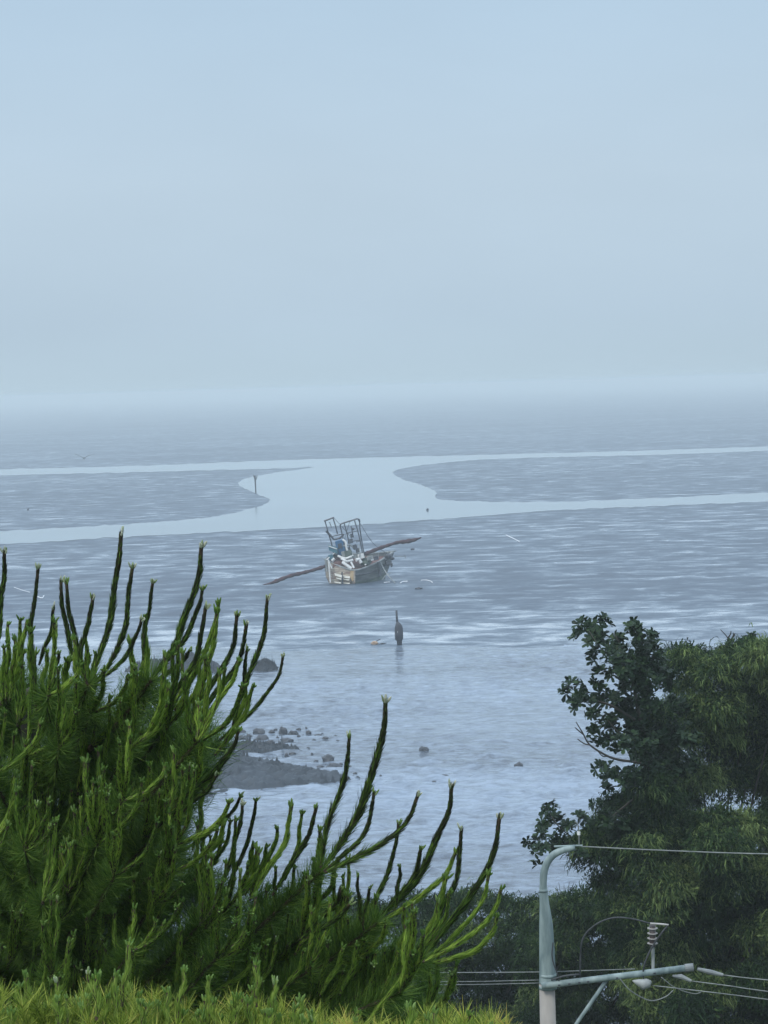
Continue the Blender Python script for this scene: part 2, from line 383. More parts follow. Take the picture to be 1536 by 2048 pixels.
# marker spar
g = G(799, 1290); k = g.y / F
root = empty('marker_post', (g.x, g.y, 0), 'dark bottle-shaped marker post standing upright in the shallow water below the boat', 'marker')
prof = [(0, -6, 4.2), (0, 8, 4.6), (-.5, 12, 7.0), (-.5, 20, 7.4), (-.6, 34, 7.2), (-1, 38, 6.3), (-2, 43, 4.2), (-3.2, 47, 2.0), (-3.8, 55, 1.9), (-4.2, 70, 1.8)]
mb = MB(); tube(mb, [(g.x + a * k, g.y, c * k) for a, c, r in prof[:8]], [r * k * 1.15 for a, c, r in prof[:8]], 12); mb.build('float_body', m_dark, root, True)
mb = MB(); tube(mb, [(g.x + a * k, g.y, c * k) for a, c, r in prof[7:]], [r * k * 1.15 for a, c, r in prof[7:]], 8); mb.build('spar', m_dark, root, True)
mb = MB(); box(mb, (g.x - 2.5 * k, g.y - 7.4 * k, 27 * k), 1.8 * k, .03, 3 * k); mb.build('reflector', m_white, root)
# debris beside it
g = G(749, 1289); k = g.y / F
root = empty('fishing_float', (g.x, g.y, 0), 'worn orange and beige float lying left of the marker post with a stick poking out', 'float')
mb = MB(); rock_mesh(mb, (g.x, g.y, 2.6 * k), 8.5 * k, 5 * k, 4.6 * k, 5); mb.build('float_body', m_orange, root)
mb = MB(); tube(mb, [(g.x - 2 * k, g.y, 4 * k), (g.x + 12 * k, g.y + .2, 10 * k)], .9 * k, 5); mb.build('stick', m_dark, root)
mb = MB(); tube(mb, [(g.x + 8 * k, g.y, 1 * k), (g.x + 16 * k, g.y, 1.6 * k), (g.x + 24 * k, g.y + .3, 1.2 * k)], [.6 * k, 1.5 * k, .4 * k], 5); mb.build('line', m_dark, root)
# distant net stake
g = G(512, 987); k = g.y / F
root = empty('net_stake', (g.x, g.y, 0), 'tall thin stake with a forked top standing in the bend of the channel', 'stake')
mb = MB(); tube(mb, [(g.x, g.y, -.3), (g.x - 1 * k, g.y, 36 * k)], [1.3 * k, 1.6 * k], 7); mb.build('pole', m_dark, root)
for s in (-1, 1):
    mb = MB(); tube(mb, [(g.x - .6 * k, g.y, 24 * k), (g.x + s * 2.4 * k, g.y, 32 * k), (g.x + s * 4.0 * k, g.y, 37 * k)], [.8 * k, 1.0 * k, .6 * k], 5); mb.build('prong', m_dark, root)
# far V shaped frame
g = G(168, 918); k = g.y / F
root = empty('spread_boom_frame', (g.x, g.y, 0), 'faint far off frame with two arms spread in a wide V beyond the upper channel', 'boom frame')
mb = MB(); rock_mesh(mb, (g.x, g.y, 1.5 * k), 2.5 * k, 1, 2.4 * k, 3); mb.build('base', m_dark, root)
mb = MB(); tube(mb, [(g.x, g.y, 2 * k), (g.x - 8 * k, g.y, 6 * k), (g.x - 19 * k, g.y, 11 * k)], [.9 * k, .7 * k, .5 * k], 5); mb.build('arm', m_dark, root)
mb = MB(); tube(mb, [(g.x, g.y, 2 * k), (g.x + 10 * k, g.y, 7 * k), (g.x + 20 * k, g.y, 8 * k)], [.9 * k, .7 * k, .4 * k], 5); mb.build('arm', m_dark, root)
def bit(px, py, wpx, hpx, name, label, cat, m):
    g = G(px, py); k = g.y / F; mb = MB(); rock_mesh(mb, (g.x, g.y, hpx * k * .3), wpx * k / 2, wpx * k * .4, hpx * k * .7, int(px), 1)
    return tag(mb.build(name, m), label, cat)
bit(855, 1021, 5, 5, 'buoy', 'tiny dark buoy floating in the channel up and right of the boat', 'buoy', m_dark)
bit(56, 1021, 4, 5, 'stump', 'tiny dark stump on the mud bank at the far left', 'stump', m_dark)
bit(825, 1100, 8, 4, 'driftwood', 'small dark scrap on the mud under the tip of the raised boom', 'driftwood', m_dark)
bit(838, 1178, 20, 4, 'driftwood', 'dark flat scrap lying on the mud below the white foam pieces', 'driftwood', m_dark)
def line_thing(pts, r, name, label, cat, m):
    q = [G(a, c) for a, c in pts]; k = q[0].y / F
    mb = MB(); tube(mb, cr([(p.x, p.y, r * k) for p in q], 6), r * k, 6)
    return tag(mb.build(name, m, smooth=True), label, cat)
line_thing([(1012, 1071), (1025, 1077), (1039, 1084)], .9, 'rope', 'short white rope lying aslant on the mud right of the boat boom', 'rope', m_foam)
line_thing([(72, 1193), (84, 1197), (88, 1192)], 1.0, 'rope', 'short bent white scrap of rope on the mud between the left pine shoots', 'rope', m_foam)
line_thing([(28, 1175), (45, 1181), (60, 1185)], .6, 'rope', 'thin straight white line on the mud at far left', 'rope', m_foam)
line_thing([(801, 1167), (806, 1164.5), (815, 1164)], 1.2, 'foam_scrap', 'white foam scrap on the mud nearest the boat on its right', 'foam scrap', m_foam)
line_thing([(842, 1161.5), (852, 1161), (861, 1163), (865, 1166)], .9, 'foam_scrap', 'curved white foam strip on the mud, the farther one right of the boat', 'foam scrap', m_foam)
line_thing([(768, 1166), (780, 1165)], 1.0, 'foam_scrap', 'short white scrap touching the foot of the boat mooring rope', 'foam scrap', m_foam)

# ---------------------------------------------------------------- fishing boat
BY = G(705, 1168).y
def B(px, py, d=0.0): return P(px, py, BY + d)
boat = empty('fishing_boat', tuple(G(710, 1168)), 'weathered fishing boat aground on the mud, leaning, with two long booms spread wide', 'boat')
m_hullA = surf('hull_painted_planks', (.20, .14, .12), (.46, .42, .34), 1.5, .7, mscale=(1, 1, 5))
m_hullB = surf('hull_shaded_planks', (.045, .055, .065), (.17, .18, .17), 1.2, .7, mscale=(.4, .4, 3))  # right side lies in shadow; that shade is put into the plank colour
m_green = surf('algae_green', (.05, .075, .07), (.13, .16, .13), 2, .8)
m_boom = surf('furled_red_brown_net', (.035, .018, .025), (.085, .042, .05), 2.5, .85, bump=.6)
m_blue = surf('blue_paint', (.02, .09, .20), (.04, .16, .32), 1.5, .6)
m_teal = surf('teal_paint', (.03, .11, .15), (.06, .17, .22), 1.5, .6)
m_steel = surf('dark_steel', (.04, .045, .06), (.09, .10, .12), 3, .5, .3)
m_deck = surf('red_brown_deck', (.10, .045, .04), (.17, .09, .08), 2, .8)
m_grey = surf('grey_gear', (.16, .18, .19), (.34, .36, .35), 2, .7)
m_crm = surf('cream_paint', (.78, .76, .66), (.9, .88, .80), 2, .5)
# hull shell: rings from keel to rail. order: transom left, transom right, right side ..., bow, far side ..., back
rail = [(651, 1119, 1.3), (668, 1128, .9), (688, 1136, .4), (709, 1141, 0), (732, 1135, 1.2), (757, 1124, 3.2), (778, 1110, 5.6), (788, 1103, 7.0), (768, 1105, 6.8), (735, 1108, 5.6), (700, 1107, 4.4), (668, 1109, 3.0)]
wale = [(650, 1136, 1.3), (668, 1142, .9), (688, 1147, .4), (710, 1150, 0), (733, 1147, 1.2), (757, 1139, 3.1), (774, 1128, 5.2), (782, 1122, 6.4), (766, 1120, 6.5), (735, 1120, 5.6), (700, 1120, 4.4), (668, 1122, 3.0)]
bilge = [(653, 1155, 1.4), (669, 1161, 1.0), (689, 1163, .5), (710, 1163, .1), (733, 1160, 1.2), (753, 1155, 2.8), (768, 1148, 4.4), (774, 1144, 5.4), (762, 1142, 5.6), (735, 1140, 5.2), (700, 1140, 4.2), (670, 1142, 3.0)]
keel = [(659, 1166, 1.5), (671, 1169, 1.1), (690, 1171, .6), (709, 1172, .3), (731, 1170, 1.4), (750, 1168, 2.6), (762, 1164, 3.8), (766, 1162, 4.4), (756, 1160, 4.6), (732, 1158, 4.4), (702, 1158, 3.8), (676, 1160, 2.8)]
n = 12; rings = [keel, bilge, wale, rail]; v = [tuple(B(*p)) for rg in rings for p in rg]
fA, fB = [], []
for rix in range(3):
    for j in range(n):
        q = (rix * n + j, rix * n + (j + 1) % n, (rix + 1) * n + (j + 1) % n, (rix + 1) * n + j)
        (fA if j < 3 else fB).append((q, rix))
mb = MB()
mb.add(v, [q for q, r in fA], 0, .5); mb.add(v, [q for q, r in fB if r > 0], 1, .5); mb.add(v, [q for q, r in fB if r == 0], 2, .5)
mb.add(v, [tuple(range(n))[::-1]], 2)
hull = mb.build('hull', [m_hullA, m_hullB, m_green], boat)
sol = hull.modifiers.new('thick', 'SOLIDIFY'); sol.thickness = .09; sol.offset = 0
def lerp3(a, b_, f): return tuple(a[i] + (b_[i] - a[i]) * f for i in range(3))
mb = MB(); dk = [B(*lerp3(a, c, .45)) for a, c in zip(rail, wale)]; prism(mb, dk, (0, 0, -.12)); mb.build('deck', m_deck, boat)
mb = MB(); rr_ = [B(p[0], p[1] - .6, p[2]) for p in rail]; tube(mb, cr(rr_[:8], 4), .09, 6); tube(mb, cr(rr_[7:] + rr_[:1], 4), .08, 6); mb.build('gunwale', m_grey, boat)
mb = MB(); tube(mb, cr([B(p[0], p[1], p[2] - .08) for p in wale[3:8]], 4), .10, 6); mb.build('rubbing_strake', m_steel, boat)
# painted stern: pale stripes, cream quarter plank, posts
for a, c, e_ in (((669, 1147), (684, 1151), 4.2), ((686, 1151), (700, 1153), 4.2), ((672, 1155), (683, 1157.5), 2), ((686, 1157.5), (699, 1159), 2), ((668, 1163.5), (682, 1165.5), 1.6), ((686, 1165.5), (700, 1166), 1.6)):
    mb = MB(); p0, p1, p2, p3 = B(a[0], a[1], .15), B(c[0], c[1], -.25), B(c[0] - .6, c[1] + e_, -.25), B(a[0] + 1, a[1] + e_, .15)
    prism(mb, [p0, p1, p2, p3], (0, .5, 0)); mb.build('stripe', m_crm, boat)
mb = MB(); prism(mb, [B(701, 1142, -.15), B(710.5, 1142, -.25), B(710, 1156, -.2), B(705, 1163, -.15), B(700, 1155, -.15)], (0, .4, 0)); mb.build('quarter_plank', surf('ochre_plank', (.40, .27, .14), (.55, .42, .25), 2, .7), boat)
for a, c, w_, m_ in (((657, 1122, .6), (661, 1165, .5), .09, m_white), ((651, 1119, .8), (654, 1143, .8), .10, m_grey), ((656, 1119, .4), (664, 1137, .3), .06, m_white), ((684, 1144, -.05), (685, 1168, -.05), .07, m_steel), ((709, 1141, -.3), (709, 1166, -.3), .09, m_hullA), ((757, 1124, 2.4), (760, 1152, 2.3), .16, m_steel)):
    mb = MB(); tube(mb, [B(*a), B(*c)], w_, 6); mb.build('post', m_, boat)
# booms
def boom(pts, rad):
    mb = MB(); c = cr([B(*p) for p in pts], 5); rr = np.interp(np.linspace(0, 1, len(c)), np.linspace(0, 1, len(rad)), rad)
    rr = rr * (1 + .12 * np.sin(np.arange(len(c)) * 1.7)); tube(mb, c, rr, 8); return mb.build('boom', m_boom, boat, True)
boom([(722, 1112, 2), (735, 1106, 2), (755, 1098, 2), (775, 1091, 2), (795, 1085, 2), (812, 1083, 2), (828, 1080, 2), (843, 1075, 2)], [.13, .2, .19, .18, .15, .2, .24, .17, .04])
boom([(654, 1131, 1.2), (640, 1136, 1), (620, 1142, 1), (600, 1147, .8), (580, 1152, .6), (558, 1160, .4), (543, 1166, .2), (526, 1169.5, 0)], [.14, .2, .16, .19, .2, .18, .22, .12, .03])
# gantries
def bar(pts, r, nm, m=m_steel, par=boat): 
    mb = MB(); r = r * .85; tube(mb, [B(*p) for p in pts], r, 6); return mb.build(nm, m, par)
g1 = bar([(648, 1042, 1.8), (657, 1039, 1.8), (668, 1034.5, 1.8)], .11, 'gantry')
for q in ([(650, 1042, 1.8), (656, 1064, 1.8), (662, 1083, 1.9), (668, 1108, 2)], [(666, 1036, 1.8), (671, 1052, 1.8), (675, 1068, 1.9)], [(656, 1064, 1.8), (664, 1073, 1.8), (672, 1071, 1.8), (686, 1068, 1.8)]): bar(q, .075, 'leg', par=g1)
bar([(652, 1062, 1.8), (668, 1079, 1.8), (680, 1076, 1.8), (688, 1068, 1.8)], .13, 'platform')
bar([(659, 1044, 1.8), (663, 1055, 1.8)], .05, 'rod', par=g1)
g2 = bar([(679.5, 1049, 1.2), (688, 1045.5, 1.2), (700, 1042, 1.2), (714, 1037.5, 1.2), (718, 1038.5, 1.3), (719.5, 1044, 1.4)], .10, 'gantry')
for q in ([(680, 1050, 1.2), (685, 1072, 1.4), (690, 1092, 1.6), (694, 1110, 1.8)], [(688, 1046, 1.2), (694, 1066, 1.3), (698, 1088, 1.4), (702, 1110, 1.5)],
          [(709, 1041, 1.2), (715, 1060, 1.3), (720, 1080, 1.4), (726, 1112, 1.5)], [(719, 1043, 1.4), (720, 1060, 1.5), (724, 1085, 1.6), (729, 1112, 1.7)]): bar(q, .07, 'leg', par=g2)
for q in ([(694, 1066, 1.3), (715, 1062, 1.3)], [(697, 1084, 1.4), (721, 1080, 1.4)], [(702, 1052, 1.3), (707, 1075, 1.4)], [(703, 1058, 1.3), (711, 1057, 1.3)], [(712, 1084, 1.3), (719, 1083, 1.3)]): bar(q, .06, 'crossbar', par=g2)
for a, c, s_ in ((704, 1071, .32), (702, 1082, .36), (710, 1094, .42), (715, 1101, .36), (697, 1098, .3), (706, 1058, .2)):
    mb = MB(); p = B(a, c, 1.5); box(mb, p, s_, s_, s_ * 1.2, Matrix.Rotation(R(-14), 3, 'Y')); mb.build('winch_block', m_steel, boat)
# wheelhouse, awning, gear
mb = MB(); prism(mb, [B(670, 1084, 2), B(690, 1078, 1.6), B(694, 1106, 1.6), B(676, 1113, 2)], (0, 1.6, 0)); wh = mb.build('wheelhouse', m_blue, boat)
mb = MB(); prism(mb, [B(675, 1088, 1.9), B(683, 1086, 1.7), B(684, 1096, 1.7), B(677, 1098, 1.9)], (0, .1, 0)); mb.build('window', m_dark, wh)
mb = MB(); prism(mb, [B(656, 1090, 1.7), B(674, 1096, 1.5), B(675, 1108, 1.5), B(658, 1101, 1.7)], (.1, .5, 0)); mb.build('side_panel', m_teal, boat)
mb = MB(); tube(mb, cr([B(657, 1092, 1.5), B(665, 1095, 1.5), B(674, 1098, 1.5)], 3), .05, 5); mb.build('panel_trim', m_white, boat)
mb = MB(); tube(mb, cr([B(685, 1079, 1.3), B(691, 1084, 1.2), B(693, 1094, 1.2), B(695, 1104, 1.2)], 4), [.12] * 13, 7); mb.build('funnel', m_white, boat, True)
mb = MB(); box(mb, B(697, 1108, 1.2), .75, .7, .75, Matrix.Rotation(R(-10), 3, 'Y')); mb.build('winch_box', m_green, boat)
mb = MB(); prism(mb, [B(704, 1108, 1.2), B(728, 1106, 1.8), B(730, 1116, 1.8), B(706, 1117, 1.2)], (0, 1.2, 0)); mb.build('engine_cover', m_grey, boat)
for pts, r_ in (([(664, 1122, .9), (669, 1117, .9)], .15), ([(682, 1117, .6), (694, 1123, .4), (706, 1120, .6)], .12), ([(685, 1124, .5), (694, 1131, .3), (703, 1137, .2)], .17), ([(712, 1120, .7), (718, 1118, .9), (722, 1126, .9)], .19), ([(702, 1124, .3), (708, 1136, .1)], .1)):
    mb = MB(); tube(mb, [B(*p) for p in pts], r_, 7); mb.build('fender_roll', m_white, boat)
mb = MB(); rock_mesh(mb, B(675, 1130, 1.2), .65, .5, .45, 9); mb.build('net_heap', m_deck, boat)
mb = MB(); rock_mesh(mb, B(729, 1124, 2), .8, .8, .4, 19); mb.build('net_heap', m_green, boat)
for q, r_, m_ in (([(652, 1121, 1), (664, 1110, 1.4), (672, 1104, 1.8)], .05, m_white), ([(676, 1112, 1.4), (690, 1117, .9), (700, 1114, .9), (706, 1110, 1)], .13, m_white), ([(690, 1112, 1), (693, 1125, .6)], .035, m_grey),
                  ([(718, 1117, 1), (720, 1105, 1.2), (717, 1090, 1.3)], .05, m_grey), ([(730, 1130, 1.2), (742, 1121, 2.2), (754, 1118, 3)], .07, m_white), ([(686, 1092, 1.2), (700, 1090, 1.2), (706, 1096, 1.2)], .08, m_grey),
                  ([(668, 1036, 1.8), (690, 1060, 1.5), (706, 1080, 1.3)], .025, m_steel), ([(715, 1038, 1.2), (745, 1085, 3), (775, 1108, 5)], .025, m_steel), ([(700, 1042, 1.2), (690, 1075, 1.3), (684, 1100, 1.3)], .025, m_steel)):
    mb = MB(); tube(mb, cr([B(*p) for p in q], 4), r_, 6); mb.build('rigging' if r_ < .03 else 'deck_pipe', m_, boat, True)
for a, c, sx, sz, m_ in ((700, 1118, .35, .3, m_white), (688, 1108, .3, .35, m_grey), (722, 1112, .4, .3, m_white), (740, 1116, .4, .22, m_grey), (662, 1114, .3, .3, m_teal), (752, 1116, .3, .25, m_steel)):
    mb = MB(); box(mb, B(a, c, 1.5), sx * 1.6, .6, sz * 1.6, Matrix.Rotation(R(-12), 3, 'Y')); mb.build('deck_crate', m_, boat)
for a, c, sx, sz, sd_ in ((778, 1113, .35, .3, 3), (770, 1118, .3, .3, 4), (784, 1117, .35, .18, 6), (776, 1126, .3, .3, 8), (783, 1130, .16, .3, 12)):
    mb = MB(); rock_mesh(mb, B(a, c, 4.6), sx, .4, sz, sd_, 1); mb.build('tyre_fender', m_steel, boat)
for q, r_ in (([(775, 1108, 5), (777, 1103, 5), (783, 1103, 5), (793, 1102, 5)], .06), ([(788, 1112, 6), (800, 1113, 6), (812, 1112, 6)], .04), ([(808, 1111, 6), (811, 1112, 6), (810, 1117, 6)], .05), ([(757, 1107, 4), (757, 1118, 4)], .035), ([(645, 1116, 1), (652, 1121, 1)], .05)): bar(q, r_, 'railing', m_grey)
for q, r_ in (([(761, 1124, 2.2), (768, 1138, 1.6), (777, 1152, .6), (790, 1166, -1)], .055), ([(782, 1146, 1), (772, 1150, .8), (764, 1160, .2)], .04)):
    mb = MB(); tube(mb, cr([B(*p) for p in q], 4), r_, 5); mb.build('mooring_rope', m_grey, boat)

# ---------------------------------------------------------------- utility pole
m_conc = surf('pole_concrete', (.25, .235, .215), (.36, .335, .305), 2.5, .85, bump=.15, mscale=(1, 1, .3))
m_cyan = surf('weathered_teal_paint', (.145, .20, .205), (.28, .35, .345), 6, .6, bump=.2, mscale=(1, 1, .22), detail=9, lo=.40, hi=.62)
m_cable = surf('cable_grey', (.12, .14, .14), (.24, .26, .25), 4, .6)
m_blackc = surf('cable_black', (.02, .025, .03), (.05, .055, .06), 4, .6)
m_porc = surf('porcelain', (.35, .34, .33), (.5, .48, .46), 4, .3)
m_brown = surf('brown_porcelain', (.06, .045, .045), (.11, .085, .08), 4, .3)
PY = 43.0; K = PY / F
def U(px, py, d=0.0): return P(px, py, PY + d)
top = U(1096, 1968); bx, by = U(1096, 2048).x, PY
pole = empty('utility_pole', (bx, by, hill_z(bx, by)), 'concrete utility pole with a weathered teal cap, hooked pipe top and long cross-arm', 'utility pole')
mb = MB(); tube(mb, [(bx, by, hill_z(bx, by) - .3), (bx, by, U(1096, 1966).z)], [.185, .148], 24); mb.build('shaft', m_conc, pole, True)
mb = MB(); path = [U(1095, 1967), U(1095, 1950), U(1094, 1900), U(1092, 1850), U(1089, 1810), U(1087, 1782), U(1086.5, 1770), U(1088, 1745), U(1095, 1724), U(1108, 1709), U(1127, 1700), U(1150, 1695)]
tube(mb, cr(path, 4), np.interp(np.arange(45), np.arange(0, 48, 4), [17 * K, 16.6 * K, 15.6 * K, 13.8 * K, 10 * K, 8.2 * K, 7.4 * K, 7.6 * K, 7.6 * K, 7.4 * K, 7 * K, 6.2 * K]), 20)
mb.build('pipe_cap', m_cyan, pole, True)
for yy, rr1 in ((1950, 17.4), (1974, 18.4), (1781, 8.8)):
    mb = MB(); c_ = U(1096 if yy > 1900 else 1087, yy); tube(mb, [c_ - Vector((0, 0, .03)), c_ + Vector((0, 0, .03))], rr1 * K, 20); mb.build('clamp_band', m_cyan, pole, True)
mb = MB(); a, c_ = U(1083, 1972, -.22), U(1372, 1936, -.22)
dirv = (c_ - a).normalized(); L = (c_ - a).length; rot = dirv.to_track_quat('X', 'Z').to_matrix()
tube(mb, [a, c_], .062, 14); arm = mb.build('cross_arm', m_cyan, pole, True)
mb = MB(); tube(mb, [c_ - dirv * .02, c_ + dirv * .14], .078, 12); mb.build('end_cap', m_grey, arm)
for f_ in (.12, .19, .26, .32, .52, .78):
    mb = MB(); q = a + dirv * (L * f_); box(mb, q + Vector((0, -.062, -.01)), .045, .02, .03, rot); mb.build('bolt', m_steel, arm)
mb = MB(); tube(mb, [U(1220, 1950, -.2), U(1158, 2040, -.12), U(1112, 2110, -.05)], .036, 8); mb.build('brace', m_cyan, pole, True)
mb = MB(); tube(mb, [U(1306, 1944, -.15), U(1306, 1893, -.15)], .03, 8)
ins = mb.build('insulator', m_grey, pole)
mb = MB(); tube(mb, [U(1305, 1893, -.15), U(1305, 1850, -.15)], .06, 12); mb.build('core', m_brown, ins, True)
for yy in (1856, 1866, 1876, 1886):
    mb = MB(); tube(mb, [U(1305, yy + 1, -.15), U(1305, yy - .2, -.15)], .10, 14); mb.build('shed', m_porc, ins)
mb = MB(); q = U(1286, 1966, -.3); tube(mb, [q + Vector((-.2, 0, .05)), q + Vector((-.1, 0, .02)), q + Vector((0, 0, -.03)), q + Vector((.1, 0, -.0)), q + Vector((.16, 0, .03))], [.01, .06, .105, .09, .02], 12); mb.build('insulator', m_grey, pole, True)
mb = MB(); tube(mb, [U(1395, 1938, -.2), U(1420, 1944, -.2), U(1446, 1950, -.2)], [.03, .05, .03], 8); mb.build('insulator', m_grey, pole)
mb = MB(); tube(mb, [U(1345, 1952, -.3), U(1362, 1953, -.3), U(1382, 1962, -.3)], [.02, .05, .03], 8); mb.build('insulator', m_grey, pole)
mb = MB(); tube(mb, cr([U(1150, 1643), U(1156, 1650), U(1158, 1670), U(1158, 1694)], 4), .014, 6); rod_ = mb.build('rod', m_cable, pole, True)
mb = MB(); tube(mb, [U(1157.5, 1663), U(1157.5, 1670)], .03, 8); mb.build('collar', m_white, rod_)
mb = MB(); tube(mb, [U(1108, 1693), U(1135, 1692), U(1165, 1691)], .02, 6); mb.build('clamp_bar', m_cyan, pole)
for q, r_, m_ in (([(1160, 1955), (1161, 1910), (1164, 1882), (1178, 1860), (1205, 1842), (1235, 1835), (1270, 1839), (1300, 1847)], .016, m_blackc),
                  ([(1300, 1847), (1318, 1848), (1337, 1850)], .02, m_porc), ([(1337, 1850), (1325, 1864), (1308, 1888), (1294, 1915), (1287, 1938), (1287, 1960)], .018, m_blackc),
                  ([(1106, 1885), (1104, 1910), (1108, 1930), (1116, 1950), (1118, 1962)], .012, m_blackc), ([(1102, 1960), (1130, 1952), (1160, 1949)], .02, m_blackc)):
    mb = MB(); tube(mb, cr([U(*p, -.25) for p in q], 5), r_, 6, t=.5); mb.build('jumper_cable', m_, pole, True)
# wires: every run a thing of its own
def wire(pts, label, r=.014, m=m_cable):
    mb = MB(); r = r * .72; tube(mb, cr([P(*p) for p in pts], 8), r, 6)
    return tag(mb.build('power_line', m, smooth=True), label, 'wire', 'wires strung from the utility pole')
wire([(1162, 1693, 43), (1330, 1701, 42.5), (1536, 1708, 42), (1900, 1712, 41)], 'topmost wire running right from the hooked pipe top of the pole', .018)
wire([(1446, 1950, 42.8), (1536, 1960, 42.2), (1900, 1992, 40)], 'upper of the three wires leaving the cross-arm to the right')
wire([(1382, 1962, 42.7), (1460, 1972, 42.2), (1536, 1983, 42), (1900, 2030, 40)], 'middle of the three wires leaving the cross-arm to the right')
wire([(1305, 1971, 42.7), (1400, 1982, 42.3), (1536, 1999, 42), (1900, 2050, 40)], 'lowest of the three wires leaving the cross-arm to the right')
wire([(1240, 1958, 42.7), (1262, 1982, 42.7), (1300, 2001, 42.7), (1330, 1994, 42.7), (1346, 1981, 42.7)], 'large slack loop of cable hanging under the cross-arm', .016)
wire([(1322, 1954, 42.7), (1350, 1975, 42.7), (1385, 1987, 42.7), (1402, 1985, 42.7)], 'small slack loop of cable hanging right of the larger loop', .012)
wire([(1270, 1938, 43), (1180, 1941, 43.2), (1080, 1944, 43.4), (950, 1945, 44), (800, 1946, 45), (500, 1950, 46)], 'upper of the wires crossing left behind the pine tips', .013)
wire([(1080, 1960, 43.2), (950, 1963, 44), (800, 1964, 45), (500, 1966, 46)], 'middle of the wires crossing left behind the pine tips', .011)
wire([(1080, 1966, 43.2), (950, 1969, 44), (800, 1970, 45), (500, 1973, 46)], 'lowest of the wires crossing left behind the pine tips', .011)

# ---------------------------------------------------------------- trees on the right
m_leaf = foliage('broad_leaf', [(0, (.008, .022, .012)), (.6, (.018, .042, .018)), (1, (.040, .075, .026))], .5, .15, .18)
m_droop = foliage('drooping_foliage', [(0, (.014, .030, .016)), (.5, (.032, .066, .024)), (1, (.19, .26, .09))], .7, .2, .05)
m_bark = surf('bark', (.03, .028, .025), (.08, .07, .06), 3, .9, bump=.6, mscale=(1, 1, .3))
def limbs(mb, base, targets, r=.16, hub_f=.45):
    base = np.array(tuple(base)); T = np.array([tuple(t) for t in targets]); cen = T.mean(0)
    hub = base + (cen - base) * hub_f; hub[0] = base[0] + (cen[0] - base[0]) * .25
    mid = base + (hub - base) * .5 + np.array([.15, 0, 0])
    tube(mb, cr([base, mid, hub], 5), np.linspace(r * 1.3, r * .9, 11), 9)
    for q in T:
        m1 = hub + (q - hub) * .5 + rng.normal(size=3) * .15; m1[2] += .2
        tube(mb, cr([hub, m1, q], 4), np.linspace(r * .45, r * .08, 9), 5)
def droop_crown(mb, clumps, per=450, w=.0095):
    for (px, py, rp, Y) in clumps:
        c = np.array(tuple(P(px, py, Y))); r = rp * Y / F
        bias = float(np.clip(rng.normal(.48, .24), .05, .92))
        # leafy grain filling the clump
        m_ = int(1500 * (rp / 45) ** 2); dl = rand_dirs(m_); dl[:, 2] = np.where(rng.random(m_) < .6, np.abs(dl[:, 2]), dl[:, 2])
        lump = 1 + .16 * np.sin(dl[:, 0] * 7 + px) * np.sin(dl[:, 2] * 6 + py)
        q0 = c + dl * (rng.uniform(.5, 1.08, m_) * lump)[:, None] * np.array([r * 1.1, r, r * .85])
        ld = unit(dl * .5 + rng.normal(size=(m_, 3)) * .5 + np.array([0, 0, -.35])); ll = rng.uniform(.05, .12, m_)[:, None]
        ribbons(mb, np.stack([q0, q0 + ld * ll * .5, q0 + ld * ll], 1), ll * np.array([[.06, .22, .04]]), unit(np.cross(ld, rand_dirs(m_))), 0, np.clip(bias - .04 + rng.normal(0, .2, m_), 0, 1))
        nt_ = int(30 * (rp / 45) ** 2) + 8                       # sprays: short twigs each carrying hanging strands
        for i in range(nt_):
            d0 = rand_dirs(1)[0]
            if d0[2] < -.3: d0[2] *= -1
            q = c + d0 * np.array([r * 1.15, r, r * .8]) * rng.uniform(.45, 1.05)
            n = int(per / 14); b2 = bias + rng.normal(0, .12)
            out = unit(d0 * np.array([1, 1, .35]) + rng.normal(size=(n, 3)) * .45)
            p0 = q + rng.normal(size=(n, 3)) * .085; ln = rng.uniform(.09, .27, n)[:, None]
            p1 = p0 + out * .45 * ln + np.array([0, 0, .12]) * ln; p2 = p1 + (out * .36 + np.array([0, 0, -.24]) + rng.normal(size=(n, 3)) * .10) * ln
            p3 = p2 + (out * .12 + np.array([0, 0, -.38]) + rng.normal(size=(n, 3)) * .16) * ln
            side = unit(np.cross(out + rng.normal(size=(n, 3)) * .5, np.array([0, 0, 1.])))
            ws = w * rng.uniform(.6, 1.4, n)[:, None] * np.array([[.8, 1.2, 1, .25]])
            ribbons(mb, np.stack([p0, p1, p2, p3], 1), ws, side, 0, np.clip(b2 + rng.normal(0, .18, n), 0, 1))
def droop_tree(name, label, cat, base, clumps, per=420, group=None):
    bz = hill_z(base[0], base[1]); root = empty(name, (base[0], base[1], bz), label, cat, group)
    mb = MB(); sel = clumps[::max(1, len(clumps) // 14)]
    limbs(mb, (base[0], base[1], bz - .2), [P(c[0], c[1] + c[2] * .2, c[3]) for c in sel], .11); mb.build('trunk', m_bark, root, True)
    mb = MB(); droop_crown(mb, clumps, per); mb.build('crown', m_droop, root)
    return root
def mk(polyg, d, Y0, Y1, r0_, r1_, holes=()):
    return [(x, y, random.uniform(r0_, r1_), random.uniform(Y0, Y1)) for x, y in poisson(polyg, d, 5000, holes)]
holes = [(1400, 1625, 26), (1425, 1605, 14), (1532, 1610, 16), (1340, 1740, 16), (1410, 1425, 6), (1345, 1350, 10)]
polyA = [(1362, 1330), (1400, 1312), (1445, 1325), (1490, 1308), (1560, 1310), (1720, 1380), (1760, 1560), (1480, 1600), (1330, 1620), (1310, 1500), (1350, 1400)]
polyB = [(1240, 1680), (1330, 1640), (1500, 1640), (1760, 1600), (1780, 2060), (1420, 2100), (1290, 1980), (1260, 1880), (1215, 1760), (1200, 1700)]
polyL = [(1180, 1690), (1200, 1650), (1290, 1560), (1330, 1580), (1330, 1680), (1250, 1720)]
xA = P(1430, 1500, 54).x
